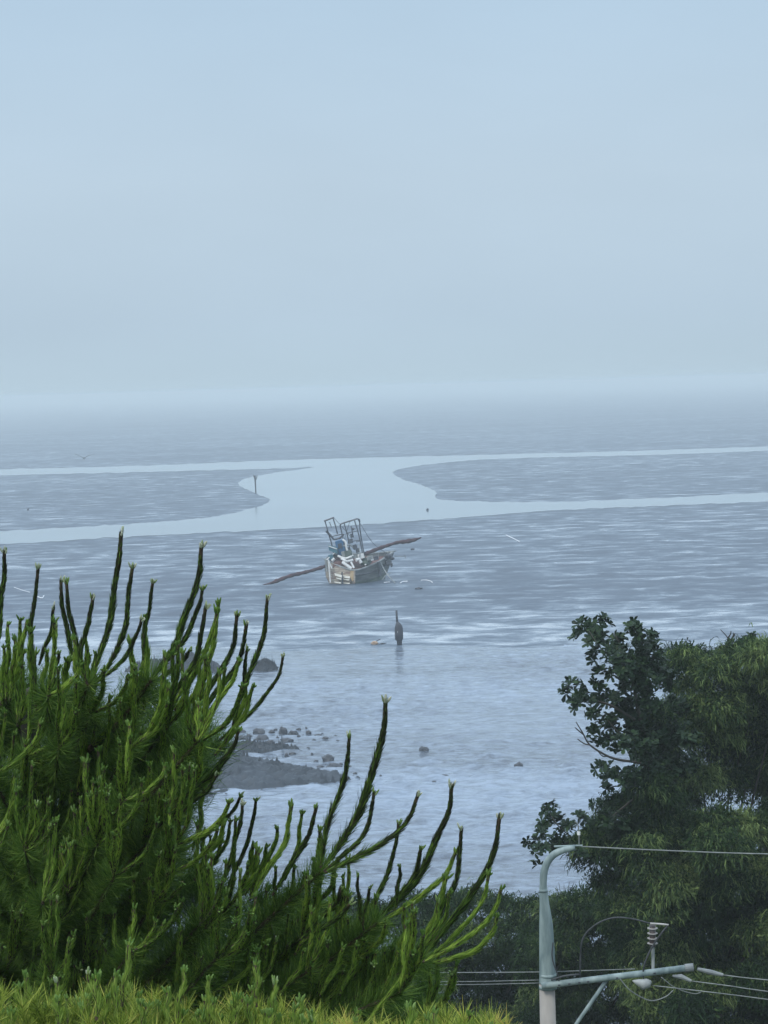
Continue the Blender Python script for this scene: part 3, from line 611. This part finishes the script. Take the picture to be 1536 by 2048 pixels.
droop_tree('drooping_tree', 'tall dark green tree with weeping fine foliage, the highest at the right edge', 'tree', (xA, 56), mk(polyA, 44, 53, 56.5, 38, 58, holes) + [(1320, 1440, 28, 52), (1290, 1470, 26, 53), (1370, 1320, 24, 53.5)], 430)
droop_tree('drooping_tree', 'weeping tree with hanging foliage behind the cross-arm, below the highest tree', 'tree', (P(1400, 1800, 51).x, 53.8), mk(polyB, 46, 49.5, 53.5, 40, 62, holes) + mk(polyL, 34, 50, 52, 28, 40), 430)
polyC = [(1090, 1812), (1130, 1806), (1190, 1818), (1260, 1815), (1300, 1900), (1330, 2090), (1080, 2090), (1070, 1900)]
polyD = [(880, 1830), (920, 1812), (975, 1792), (1030, 1800), (1075, 1830), (1090, 1930), (1090, 2090), (900, 2090), (850, 1950)]
polyE = [(560, 1900), (600, 1850), (700, 1815), (790, 1822), (860, 1815), (880, 1900), (880, 2090), (560, 2090)]
hD = [(1003, 1965, 26), (1028, 2003, 20), (938, 1950, 10), (1058, 1944, 12), (885, 2010, 16), (1215, 1875, 12)]
droop_tree('drooping_tree', 'low rounded weeping tree directly behind the teal pole cap', 'tree', (P(1180, 1900, 58).x, 59.2), mk(polyC, 40, 56, 59, 34, 50, hD), 430)
droop_tree('drooping_tree', 'low bushy tree just right of the outermost pine shoots, bright gaps in it', 'tree', (P(980, 1900, 60).x, 62), mk(polyD, 38, 59, 62, 32, 48, hD), 430)
droop_tree('drooping_tree', 'dark low tree half hidden behind the lower pine shoots', 'tree', (P(720, 1900, 62).x, 62), mk(polyE, 44, 60, 63, 36, 50), 380)

# broadleaf tree
def leaves(mb, centers, nros, lw):
    for (px, py, rp, Y) in centers:
        c = np.array(tuple(P(px, py, Y))); r = rp * Y / F
        n = max(4, int(nros * (rp / 22) ** 2))
        pos = c + rand_dirs(n) * (rng.random(n)[:, None] ** .4) * r
        for q in pos:
            ax = unit((q - c) * .7 / max(r, .01) + np.array([-.15, 0, .75]) + rng.normal(size=3) * .35)
            k = rng.integers(5, 9); a = unit(np.cross(ax, [0, 1, .1])); b_ = np.cross(ax, a)
            th = np.linspace(0, 6.28, k, endpoint=False) + rng.random() * 6
            d = unit(np.cos(th)[:, None] * a + np.sin(th)[:, None] * b_ + ax * rng.uniform(.1, .9, k)[:, None])
            s = unit(np.cross(d, ax)) ; L = lw * rng.uniform(.7, 1.25, k)[:, None]
            nrm = np.cross(s, d)
            ribbons(mb, np.stack([q + d * L * .08, q + d * L * .45 + nrm * .01, q + d * L * .8 + nrm * .006, q + d * L - nrm * .012], 1),
                    np.stack([L[:, 0] * .04, L[:, 0] * .17, L[:, 0] * .24, L[:, 0] * .06], 1), s, 0, np.clip(rng.normal(.45, .25, k), 0, 1))
cl = [(1172, 1252, 17), (1205, 1248, 14), (1188, 1280, 22), (1158, 1270, 9), (1215, 1305, 24), (1190, 1312, 14), (1237, 1283, 16), (1268, 1246, 13), (1262, 1262, 14), (1288, 1272, 20), (1308, 1292, 17), (1272, 1310, 30), (1240, 1335, 30), (1292, 1345, 30), (1322, 1345, 12), (1315, 1322, 14), (1195, 1350, 15),
      (1150, 1375, 17), (1130, 1383, 9), (1165, 1400, 22), (1155, 1412, 12), (1210, 1395, 20), (1250, 1400, 30), (1187, 1425, 16), (1222, 1445, 20), (1265, 1440, 30), (1300, 1400, 30), (1185, 1462, 13), (1215, 1485, 18), (1188, 1485, 10), (1250, 1490, 24), (1290, 1500, 26), (1198, 1533, 11), (1222, 1545, 18),
      (1260, 1560, 24), (1300, 1540, 22), (1212, 1575, 12), (1245, 1605, 22), (1196, 1612, 12), (1215, 1638, 16), (1240, 1640, 18), (1100, 1622, 15), (1112, 1645, 15), (1092, 1652, 14), (1120, 1672, 15), (1078, 1668, 8), (1077, 1682, 11), (1056, 1684, 7), (1070, 1700, 9), (1074, 1725, 9), (1132, 1655, 13), (1160, 1640, 15), (1180, 1655, 17), (1140, 1690, 17), (1105, 1690, 14), (1085, 1700, 12), (1165, 1680, 18), (1160, 1710, 12), (1270, 1340, 34), (1330, 1480, 30), (1330, 1540, 24)]
fill = [(x, y, 26) for x, y in poisson([(1275, 1300), (1310, 1290), (1350, 1380), (1380, 1480), (1370, 1560), (1310, 1560), (1285, 1480), (1265, 1400)], 44)]
cl = [(a, c, r_, random.uniform(49.5, 52.5)) for a, c, r_ in cl] + [(a, c, r_, random.uniform(51, 53)) for a, c, r_ in fill]
bx_ = P(1330, 1600, 51.5).x
root = empty('broadleaf_tree', (bx_, 51.5, hill_z(bx_, 51.5)), 'dark broadleaf tree with big glossy leaves reaching left over the water', 'tree')
mb = MB(); bz = hill_z(bx_, 51.5)
tube(mb, cr([(bx_, 52.3, bz - .2), (bx_ + .1, 52.3, bz + 2.5), tuple(P(1345, 1600, 52.3)), tuple(P(1310, 1540, 52)), tuple(P(1280, 1440, 51.6)), tuple(P(1260, 1330, 51.3)), tuple(P(1230, 1270, 51))], 5), np.linspace(.12, .012, 31), 8)
for q in ([(1322, 1570), (1290, 1530), (1240, 1520), (1215, 1512), (1180, 1490), (1165, 1465), (1152, 1444)], [(1270, 1440), (1220, 1410), (1180, 1400), (1140, 1385)], [(1325, 1590), (1300, 1580), (1265, 1600), (1215, 1640), (1150, 1680), (1080, 1700)],
          [(1300, 1540), (1250, 1480), (1215, 1440)], [(1262, 1380), (1280, 1310), (1275, 1255)], [(1255, 1340), (1205, 1300), (1178, 1262)], [(1180, 1490), (1168, 1487), (1155, 1478)], [(1168, 1470), (1158, 1462), (1150, 1455)],
          [(1215, 1512), (1205, 1512), (1192, 1498)], [(1150, 1680), (1115, 1650), (1100, 1625)]):
    w0 = .04 if len(q) > 3 else .018
    tube(mb, cr([P(a, c, 51) for a, c in q], 5), np.linspace(w0, .012, (len(q) - 1) * 5 + 1), 6)
mb.build('trunk', m_bark, root, True)
mb = MB(); leaves(mb, cl, 20, .17); mb.build('crown', m_leaf, root)
# second broadleaf crown behind at the top right
cl2 = [(1480, 1288, 13), (1502, 1284, 15), (1528, 1292, 13), (1462, 1298, 9), (1445, 1300, 8), (1555, 1290, 16), (1590, 1300, 20), (1500, 1300, 18), (1540, 1305, 20)]
bx2 = P(1520, 1300, 57.5).x; root = empty('broadleaf_tree', (bx2, 57.5, hill_z(bx2, 57.5)), 'broadleaf crown showing just above the weeping tree at the top right edge', 'tree')
mb = MB(); tube(mb, cr([(bx2, 57.5, hill_z(bx2, 57.5) - .2), (bx2 + .1, 57.5, 6), tuple(P(1520, 1330, 57.5)), tuple(P(1505, 1285, 57.5))], 6), np.linspace(.18, .02, 19), 8)
for q in ([(1500, 1330), (1460, 1290), (1455, 1275), (1441, 1259)], [(1455, 1277), (1461, 1268), (1462, 1262)], [(1458, 1283), (1468, 1272), (1470, 1266)], [(1463, 1278), (1467, 1270), (1466, 1265)]):
    tube(mb, cr([P(a, c, 57) for a, c in q], 5), np.linspace(.022, .01, (len(q) - 1) * 5 + 1), 5)
mb.build('trunk', m_bark, root, True)
mb = MB(); leaves(mb, [(a, c, r_, 57.3) for a, c, r_ in cl2], 14, .17); mb.build('crown', m_leaf, root)
# bare twiggy bush in front of the water beside the pole
gx = P(1132, 1815, 57.6).x; root = empty('bare_bush', (gx, 57.6, hill_z(gx, 57.6)), 'sparse leafless twigs sticking up right of the pole neck', 'bush')
mb = MB(); b0 = P(1140, 1830, 57.6)
tube(mb, [(gx, 57.6, hill_z(gx, 57.6) - .1), b0], [.02, .015], 6)
for i in range(16):
    tx, ty = 1108 + i * 2.6 + random.uniform(-4, 4), random.uniform(1762, 1800); mx_ = 1130 + (tx - 1130) * .45
    tube(mb, cr([b0, P(mx_, (ty + 1830) / 2 + random.uniform(-5, 5), 57.6), P(tx, ty, 57.6 + random.uniform(-.3, .3))], 4), np.linspace(.014, .005, 9), 4)
mb.build('twigs', m_bark, root)

# ---------------------------------------------------------------- pines
m_need = foliage('pine_needles', [(0, (.034, .034, .022)), (.22, (.044, .062, .024)), (.5, (.14, .26, .04)), (1, (.42, .58, .10))], .55, .2, .2)
m_old = foliage('pine_old_needles', [(0, (.03, .07, .014)), (.6, (.12, .22, .04)), (1, (.32, .43, .09))], .6, .15, .15)
m_yel = foliage('young_pine_needles', [(0, (.03, .06, .010)), (.4, (.17, .25, .03)), (.8, (.50, .56, .11)), (1, (.50, .40, .10))], .55, .3)
m_stem = surf('shoot_bark', (.035, .026, .018), (.10, .07, .045), 40, .85)
m_bud = foliage('bud', [(0, (.10, .20, .035)), (.5, (.22, .34, .09)), (1, (.62, .64, .52))], .6, .25)
def shoot(mb, path, width, tip=.5, fuzz=0.0, dens=1.0, shade=.5, bare=0.0, brown=0.0):
    """path: (K,3) world; width: full visible width at the widest; needles pressed along a brown stem, a crown of buds on top"""
    c = cr(path, 6); K = len(c); seg = np.linalg.norm(np.diff(c, axis=0), axis=1); L = seg.sum()
    u = np.concatenate([[0], np.cumsum(seg)]) / L
    wob = np.sin(u * 9 + rng.random() * 6)[:, None] * np.array([1, .4, 0]) * width * .18 * np.sin(u * math.pi)[:, None]
    c = c + wob
    tube(mb, c, width * np.interp(u, [0, .25, .9, 1], [.17, .26, .20, .26]), 7, 0)
    n = int(dens * L / .5 * 620 * (.6 + 1.4 * .5)); nl = width * 1.35
    s = rng.random(n) ** .95 * .985; s = bare + (1 - bare) * s
    idx = np.clip(s * (K - 1), 0, K - 1.001); i0 = idx.astype(int); fr = (idx - i0)[:, None]
    ui = np.interp(s, u, np.arange(K)); i0 = np.clip(ui.astype(int), 0, K - 2); fr = (ui - i0)[:, None]
    p = c[i0] * (1 - fr) + c[i0 + 1] * fr; tan = unit(c[i0 + 1] - c[i0])
    rd = rand_dirs(n); rd = unit(rd - tan * (rd * tan).sum(1)[:, None])
    wf = np.interp(s, [0, .12, .35, .75, .93, 1], [.45, .75, 1.0, .85, .62, .72])
    lumps = 1 + .14 * np.sin(s * 31 + rng.random() * 6) * np.sin(s * 13 + 1)
    ang = rng.uniform(.08, .24, n) * (1.15 - .55 * s) * (1 + fuzz * np.where(rng.random(n) < .35, rng.uniform(.5, 2.0, n), 0) * (1.15 - s))
    d = unit(tan * np.cos(ang)[:, None] + rd * np.sin(ang)[:, None])
    ln = nl * wf * lumps * rng.uniform(.7, 1.2, n) * (1 + fuzz * .7 * (1 - s)); ln = np.minimum(ln, (1.02 - s) * L + width * .3)
    p0 = p + rd * width * .22 * wf[:, None]; p1 = p0 + d * ln[:, None] * .55 + rd * width * .03; p2 = p0 + d * ln[:, None]
    side = unit(np.cross(rd, tan) + rd * rng.normal(0, .35, n)[:, None])
    hw = width * .055 * rng.uniform(.7, 1.2, n)[:, None] * np.array([[1, 1, .25]])
    ribbons(mb, np.stack([p0, p1, p2], 1), hw, side, 1, np.clip(rng.normal(shade, .17, n) - brown * s, 0, 1))
    e_ = c[-1]; tn = unit(c[-1] - c[-3]); k = rng.integers(4, 7)
    for j in range(k):
        r_ = rand_dirs(1)[0]; r_ = unit(r_ - tn * np.dot(r_, tn)) * (0.15 if j == 0 else 1)
        d_ = unit(tn + r_ * rng.uniform(.2, .6)); l_ = width * rng.uniform(.6, 1.15); b0 = e_ + r_ * width * .22 - tn * width * .1
        tube(mb, [b0, b0 + d_ * l_ * .35, b0 + d_ * l_ * .8, b0 + d_ * l_], [width * .11, width * .15, width * .11, width * .02], 6, 2, float(np.clip(tip + rng.normal(0, .15), 0, 1)))
SM = [m_stem, m_need, m_bud]
pine = empty('pine_tree', (-2.1, 9.8, hill_z(-2.1, 9.8)), 'big green pine with long upright shoots filling the lower left, in front of the bay', 'tree')
PD = 9.0
SH = [  # hand-placed shoots: (points tip..base), width px, fuzz, tip tint, shade
 ([(9, 1104), (5, 1180), (-4, 1290)], 13, .2, .9), ([(76, 1136), (70, 1190), (64, 1260), (66, 1330), (72, 1420)], 12, .1, .8),
 ([(107, 1216), (104, 1250), (92, 1290), (78, 1330)], 11, .1, .8), ([(122, 1163), (127, 1230), (143, 1300), (172, 1366)], 12, .2, .8),
 ([(133, 1166), (142, 1245), (157, 1310), (176, 1366)], 12, .2, .5), ([(186, 1196), (178, 1245), (160, 1300), (174, 1368)], 13, .1, .8),
 ([(242, 1068), (238, 1130), (225, 1200), (208, 1280), (182, 1368)], 15, .2, .95), ([(265, 1134), (258, 1190), (246, 1260), (225, 1320), (188, 1368)], 13, .3, .8),
 ([(306, 1164), (300, 1205), (290, 1250), (286, 1320)], 11, .1, .7), ([(283, 1240), (276, 1265), (258, 1300), (230, 1335), (192, 1366)], 11, .1, .8),
 ([(262, 1285), (263, 1330), (262, 1400), (258, 1480)], 16, .1, .2), ([(292, 1236), (290, 1290), (293, 1340), (288, 1420)], 15, .2, .2),
 ([(172, 1266), (172, 1305), (174, 1360)], 10, .1, .3), ([(178, 1310), (177, 1340), (176, 1366)], 10, 0, .2), ([(191, 1306), (188, 1335), (180, 1368)], 10, 0, .2),
 ([(54, 1246), (46, 1285), (30, 1340), (20, 1400)], 14, .1, .2), ([(61, 1262), (62, 1310), (66, 1400)], 14, .2, .1), ([(17, 1286), (16, 1330), (12, 1400)], 12, 0, .2),
 ([(8, 1294), (7, 1340), (2, 1410)], 11, 0, .2), ([(28, 1298), (26, 1350), (20, 1400)], 11, 0, .2), ([(95, 1302), (90, 1340), (82, 1400)], 12, 0, .3), ([(118, 1308), (110, 1345), (98, 1400)], 11, 0, .5),
 ([(137, 1320), (130, 1360), (112, 1430)], 18, .1, .2), ([(43, 1330), (46, 1370), (40, 1440)], 13, 0, .2),
 ([(403, 1092), (396, 1150), (376, 1220), (350, 1290), (304, 1355)], 15, .5, .95), ([(405, 1178), (398, 1215), (372, 1270), (338, 1315), (304, 1358)], 12, .4, .6),
 ([(411, 1216), (405, 1260), (392, 1310), (366, 1360), (330, 1420)], 13, .2, .8), ([(437, 1208), (430, 1250), (412, 1300), (382, 1350), (340, 1420)], 13, .1, .3),
 ([(434, 1224), (428, 1270), (420, 1310), (400, 1370), (350, 1440)], 14, .2, .2), ([(474, 1232), (469, 1275), (455, 1315), (428, 1365), (380, 1430)], 13, .2, .6),
 ([(493, 1250), (486, 1290), (466, 1340), (430, 1390), (385, 1450)], 13, .2, .8), ([(535, 1198), (529, 1250), (517, 1305), (498, 1350), (480, 1390)], 12, .3, .7),
 ([(494, 1300), (489, 1345), (480, 1400), (465, 1450)], 11, .1, .6), ([(566, 1312), (556, 1355), (528, 1395), (490, 1435), (440, 1480)], 10, .3, .8),
 ([(478, 1322), (466, 1355), (440, 1400), (405, 1450)], 12, .2, .2), ([(506, 1372), (498, 1400), (480, 1440), (440, 1500)], 12, .2, .3), ([(491, 1372), (486, 1410), (466, 1460), (430, 1510)], 14, .1, .2),
 ([(415, 1322), (418, 1370), (410, 1430), (395, 1500)], 13, .1, .1), ([(330, 1312), (328, 1370), (316, 1420), (296, 1470)], 14, .3, .2), ([(396, 1328), (380, 1370), (350, 1420)], 13, .1, .2),
 ([(380, 1300), (362, 1325), (338, 1345), (305, 1362)], 10, .6, .6), ([(325, 1416), (328, 1460), (326, 1520)], 12, .1, .1),
 ([(476, 1462), (466, 1495), (440, 1530), (400, 1570), (350, 1600)], 13, .1, .4), ([(453, 1517), (430, 1545), (400, 1570), (350, 1610)], 15, .1, .5), ([(434, 1550), (415, 1578), (390, 1600), (350, 1640)], 12, .1, .6),
 ([(408, 1576), (404, 1610), (398, 1655), (385, 1700)], 12, .1, .1), ([(395, 1648), (394, 1700), (398, 1760), (402, 1820)], 12, .1, .1),
 ([(482, 1592), (466, 1620), (436, 1650), (400, 1680), (350, 1710)], 11, .2, .5), ([(485, 1608), (481, 1650), (468, 1690), (452, 1745), (430, 1800)], 12, .1, .9),
 ([(512, 1600), (508, 1635), (494, 1680), (476, 1730), (450, 1790)], 11, .1, .4), ([(448, 1648), (436, 1680), (414, 1715), (390, 1760)], 15, .1, .3), ([(421, 1674), (416, 1700), (404, 1740)], 8, 0, .3),
 ([(555, 1656), (550, 1690), (530, 1730), (490, 1790)], 12, .2, .3), ([(583, 1612), (577, 1650), (565, 1690), (535, 1740), (500, 1800)], 14, .1, .3), ([(604, 1626), (600, 1660), (592, 1700), (570, 1760)], 11, .2, .3),
 ([(632, 1618), (622, 1655), (605, 1690), (580, 1735), (545, 1790)], 13, .1, .4), ([(506, 1690), (500, 1730), (480, 1780)], 14, .1, .3), ([(533, 1692), (524, 1730), (500, 1790)], 12, .1, .3),
 ([(699, 1474), (694, 1520), (678, 1590), (654, 1660), (641, 1735)], 12, 1.4, .9), ([(771, 1402), (767, 1460), (752, 1530), (722, 1610), (685, 1680), (646, 1740)], 16, 1.1, .95),
 ([(748, 1588), (740, 1635), (718, 1680), (686, 1712), (648, 1742)], 12, .2, .5), ([(836, 1590), (818, 1635), (780, 1675), (725, 1710), (650, 1745)], 12, 1.3, .9),
 ([(797, 1648), (792, 1690), (776, 1740), (750, 1800), (722, 1858)], 11, .6, .5), ([(903, 1574), (896, 1625), (878, 1670), (850, 1730), (805, 1790), (752, 1842)], 15, .6, .95),
 ([(923, 1658), (920, 1700), (910, 1760), (884, 1820), (842, 1908)], 13, .2, .95), ([(999, 1634), (990, 1690), (966, 1750), (930, 1810), (888, 1860), (842, 1918)], 15, .5, .9),
 ([(1002, 1778), (990, 1815), (962, 1855), (910, 1890), (846, 1924)], 12, .3, .1), ([(994, 1832), (984, 1868), (950, 1900), (900, 1918), (848, 1930)], 13, .3, .1),
 ([(978, 1748), (966, 1795), (934, 1845), (890, 1890), (844, 1924)], 12, .2, .2), ([(892, 1756), (882, 1800), (862, 1850), (836, 1906)], 16, .1, .15), ([(842, 1697), (832, 1740), (800, 1790), (756, 1840)], 13, .9, .5),
 ([(800, 1732), (797, 1770), (790, 1820)], 10, .2, .4), ([(912, 1704), (888, 1750), (840, 1795), (758, 1846)], 13, .4, .3), ([(716, 1752), (716, 1790), (722, 1830), (728, 1860)], 10, .1, .4), ([(741, 1774), (734, 1800), (726, 1850)], 9, .1, .5),
 ([(682, 1776), (672, 1805), (640, 1840), (600, 1880)], 13, .2, .5), ([(702, 1806), (680, 1832), (640, 1858), (600, 1890)], 12, .2, .5), ([(640, 1745), (636, 1790), (622, 1850), (590, 1910)], 14, .1, .1),
 ([(749, 1834), (746, 1870), (730, 1920), (690, 1980)], 13, .1, .1), ([(820, 1832), (808, 1870), (790, 1930)], 14, .2, .1), ([(822, 1902), (806, 1945), (770, 2000), (720, 2060)], 11, .1, .1), ([(796, 1903), (784, 1950), (750, 2010)], 11, .1, .1),
 ([(775, 1908), (764, 1950), (735, 2010)], 11, .1, .1), ([(752, 1906), (746, 1950), (720, 2010)], 11, .1, .1), ([(714, 1890), (706, 1930), (680, 1990)], 12, .1, .1), ([(686, 1897), (672, 1935), (640, 1990)], 12, .1, .1),
 ([(640, 1888), (628, 1925), (590, 1970), (550, 2010)], 12, .1, .15), ([(608, 1900), (596, 1940), (560, 1990)], 11, .1, .15), ([(660, 1948), (648, 1980), (620, 2030)], 12, .1, .15),
]
def bpath(pts, Y, dY=0.0):
    n = len(pts); return [P(a, c, Y + dY * i / max(1, n - 1)) for i, (a, c) in enumerate(pts)]
for pts, wpx, fz, tp in SH[:94]:
    Y = PD + random.uniform(-.35, .35); mb = MB()
    outer = tp > .35
    shoot(mb, bpath(pts[::-1], Y + .15, -.15), wpx * 1.15 * Y / F, tip=tp, fuzz=fz, shade=.42 if outer else .74, brown=.34 if outer else .05)
    mb.build('shoot', SM, pine)
rest = MB()
for pts, wpx, fz, tp in SH[94:]:
    shoot(rest, bpath(pts[::-1], PD, 0), wpx * PD / F, tip=tp, fuzz=fz, shade=.6)
# hubs: whorls with a woody branch behind, old needles round it, and a ring of shoots
polyP = [(-60, 1360), (60, 1370), (180, 1400), (300, 1390), (400, 1440), (440, 1490), (400, 1570), (370, 1640), (380, 1730), (470, 1800), (560, 1800), (640, 1810), (700, 1880), (800, 1900), (870, 1960), (860, 2060), (-60, 2060)]
hubs = [(178, 1368, 8.9, 0), (303, 1360, 9.0, 0), (643, 1742, 9.0, 0), (755, 1845, 9.0, 0), (840, 1925, 9.0, 0), (412, 1855, 8.8, 5), (195, 1690, 8.7, 5), (50, 1702, 8.6, 5), (228, 1755, 8.6, 4), (430, 1920, 8.7, 5), (85, 1805, 8.6, 3), (725, 1862, 9.1, 0), (385, 1460, 9.2, 4), (260, 1905, 8.6, 4)]
for x, y in poisson(polyP, 60, 4000): hubs.append((x, y, random.uniform(8.7, 9.7), random.randint(3, 4)))
tx_, ty_ = -2.1, 9.8
trunk = MB(); tube(trunk, cr([(tx_, ty_, hill_z(tx_, ty_) - .2), (tx_ + .1, ty_, 17), tuple(P(100, 1900, 9.8)), tuple(P(88, 1650, 9.6)), tuple(P(60, 1480, 9.5)), tuple(P(62, 1380, 9.4))], 6), np.interp(np.arange(31), [0, 30], [.12, .022]), 9)
trunk.build('trunk', m_bark, pine, True)
old = MB(); br = []
for (hx, hy, hY, ns) in hubs:
    h = np.array(tuple(P(hx, hy, hY)))
    # root of the branch lies down-left, towards the trunk
    ox = 95 + (hx - 95) * .35; oy = min(2150, hy + 60 + abs(hx - 95) * .42)
    o_ = np.array(tuple(P(ox, oy, hY + .5))); m_ = (h + o_) / 2 + np.array([.0, 0, -.03])
    pth = cr([o_, m_, h], 8); mb = MB(); tube(mb, pth, np.linspace(.016, .007, len(pth)), 6); br.append(mb)
    bd = unit(h - m_)
    # old needles along the last half metre
    seg = np.linalg.norm(h - o_); back = min(.55, seg * .9)
    n = 1300; s = rng.random(n) ** 1.1 * back
    p = h - bd * s[:, None]; rd = rand_dirs(n); rd = unit(rd - bd * (rd @ bd)[:, None])
    ang = rng.uniform(.45, 1.15, n); d = unit(bd * np.cos(ang)[:, None] + rd * np.sin(ang)[:, None] + np.array([0, 0, .12]))
    ln = rng.uniform(.07, .13, n)[:, None]
    p1 = p + d * ln * .55; p2 = p + d * ln + np.array([0, 0, .004]) - bd * ln * .03
    side = unit(np.cross(d, rand_dirs(n))); hw = .00095 * np.ones((n, 1)) * np.array([[1, 1, .4]])
    ribbons(old, np.stack([p, p1, p2], 1), hw, side, 0, np.clip(rng.normal(.45, .22, n), 0, 1))
    hz = hx / 900
    for j in range(ns):
        L = random.uniform(80, 175); a = R(90 - random.uniform(-22 + 20 * hz, 58)) if j else R(84)
        dx = math.cos(a) * L * .8; dy = math.sin(a) * L
        pts = [(hx, hy), (hx + dx * .55, hy - dy * .30), (hx + dx * .88, hy - dy * .66), (hx + dx, hy - dy)]
        shoot(rest, bpath(pts, hY - .12, random.uniform(-.45, 0)), random.uniform(11.5, 15) * hY / F, tip=random.uniform(0, .4), fuzz=.1, shade=random.uniform(.5, .85), dens=.8)
# fill of old needles deeper in the tree
for x, y in poisson(polyP, 30, 5000):
    c = np.array(tuple(P(x, y, random.uniform(9.4, 10.6)))); n = 330
    p = c + rand_dirs(n) * rng.random(n)[:, None] * .09; d = unit(rand_dirs(n) * .8 + np.array([.45, -.2, .6]))
    ln = rng.uniform(.06, .12, n)[:, None]; side = unit(np.cross(d, rand_dirs(n)))
    ribbons(old, np.stack([p, p + d * ln * .5, p + d * ln], 1), .001 * np.ones((n, 1)) * np.array([[1, 1, .4]]), side, 0, np.clip(rng.normal(.3, .2, n), 0, 1))
old.build('needles', m_old, pine)
o = rest.build('shoots', SM, pine); o['kind'] = 'stuff'
for mb in br[:90]: mb.build('branch', m_stem, pine)

# young pine close to the camera along the bottom edge
yp = empty('young_pine', (-.6, 5.2, hill_z(-.6, 5.2)), 'yellow-green pine top with stubby buds along the bottom edge, nearest to the camera', 'tree')
YD = 5.2
mb = MB(); top_ = P(300, 2120, YD + .2)
tube(mb, cr([(-.6, 5.4, hill_z(-.6, 5.2) - .2), (-.58, 5.4, 16.5), top_], 6), np.linspace(.07, .03, 13), 8)
for qx in (60, 200, 420, 560, 700, 860, 960): tube(mb, cr([P(340, 2300, YD + .2), P((qx + 340) / 2, 2200, YD + .1), P(qx, 2090, YD)], 5), np.linspace(.02, .008, 11), 6)
mb.build('trunk', m_bark, yp, True)
cx = [-60, 0, 100, 200, 320, 335, 400, 480, 600, 640, 800, 850, 980, 1040]; cyv = [1985, 1978, 1998, 1984, 1982, 2005, 2015, 1992, 2008, 2036, 2042, 2022, 2032, 2060]
nb = MB()
for i in range(520):
    x = random.uniform(-60, 1030); yt = np.interp(x, cx, cyv); y = yt + random.uniform(10, 130); Y = YD + random.uniform(-.25, .35) - (y - yt) * .0015; y += 16; bi = random.gauss(0, .12)
    c = np.array(tuple(P(x, y, Y))); n = 95
    ax = unit(np.array([rng.normal(.05, .3), rng.normal(-.1, .3), 1.0]))
    p = c + ax * rng.uniform(-.05, .03, n)[:, None]; d = unit(rand_dirs(n) * .75 + ax * 1.0); ln = rng.uniform(.025, .058, n)[:, None]
    side = unit(np.cross(d, rand_dirs(n)))
    warm = .25 if 600 < x < 840 or x > 985 else 0
    ribbons(nb, np.stack([p, p + d * ln * .5, p + d * ln], 1), .00062 * np.ones((n, 1)) * np.array([[1, 1, .4]]), side, 0, np.clip(rng.normal(.45 + warm + bi, .22, n), 0, 1))
nb.build('needles', m_yel, yp)
m_yneed = foliage('young_shoot_needles', [(0, (.10, .18, .03)), (.5, (.20, .32, .05)), (1, (.36, .46, .11))], .5, .25)
ytips = [(54, 1958, 70, 13, .1), (36, 1980, 50, 14, .05), (113, 1966, 70, 13, .9), (120, 1990, 50, 9, .2), (176, 1950, 60, 11, .9), (193, 1960, 60, 17, .1), (230, 1955, 70, 13, .1), (258, 1893, 100, 13, .3), (250, 1965, 60, 18, .1), (233, 1990, 50, 12, .3), (216, 2000, 40, 11, .2),
         (368, 1947, 90, 13, .3), (335, 1988, 60, 13, .3), (133, 2000, 40, 9, .3), (22, 2032, 40, 14, .1), (7, 2030, 40, 12, .1), (418, 1962, 70, 12, .3), (410, 2005, 50, 14, .2), (427, 2008, 50, 11, .2), (505, 1984, 60, 12, .4), (498, 2010, 45, 14, .2), (549, 1970, 70, 13, .6), (465, 2016, 40, 14, .2), (528, 2030, 40, 12, .4),
         (600, 2006, 55, 15, .5), (588, 2020, 40, 12, .4), (512, 1934, 60, 12, .1), (820, 2022, 50, 17, .3), (870, 2030, 40, 12, .3), (940, 2034, 40, 12, .2), (715, 2030, 40, 13, .1), (90, 2020, 40, 10, .2), (280, 2010, 50, 12, .4), (305, 2018, 50, 12, .4), (160, 2020, 40, 11, .4)]
for _ in range(38):
    a = random.uniform(0, 1010); ytips.append((a, float(np.interp(a, cx, cyv)) + random.uniform(4, 40), 40, random.uniform(9, 15), random.uniform(.1, .5)))
for (a, c, L, wpx, tp) in ytips:
    Y = YD + random.uniform(-.1, .1); mb = MB(); lean = random.uniform(-8, 4)
    if wpx == 13 and c < 1950: lean = -14
    shoot(mb, bpath([(a + lean, c + L + 20), (a + lean * .6, c + L * .6), (a + lean * .1, c + L * .2), (a, c - 4)], Y - .22), wpx * 1.2 * Y / F, tip=tp * .7, fuzz=.1, shade=.65, dens=1.3)
    mb.build('shoot', [m_stem, m_yneed, m_bud], yp)

# ---------------------------------------------------------------- haze
mb = MB(); hz0, hz1 = -2.2, 21.4
box(mb, (0, 4400, (hz0 + hz1) / 2), 10400, 9400, hz1 - hz0)
m = bpy.data.materials.new('haze'); m.use_nodes = True; t = m.node_tree; t.nodes.clear()
out = t.nodes.new('ShaderNodeOutputMaterial'); pv = t.nodes.new('ShaderNodeVolumePrincipled')
pv.inputs['Color'].default_value = (.86, .92, .915, 1); pv.inputs['Density'].default_value = .0007; pv.inputs['Anisotropy'].default_value = .2
t.links.new(pv.outputs[0], out.inputs['Volume'])
o = mb.build('haze', m); o['kind'] = 'stuff'
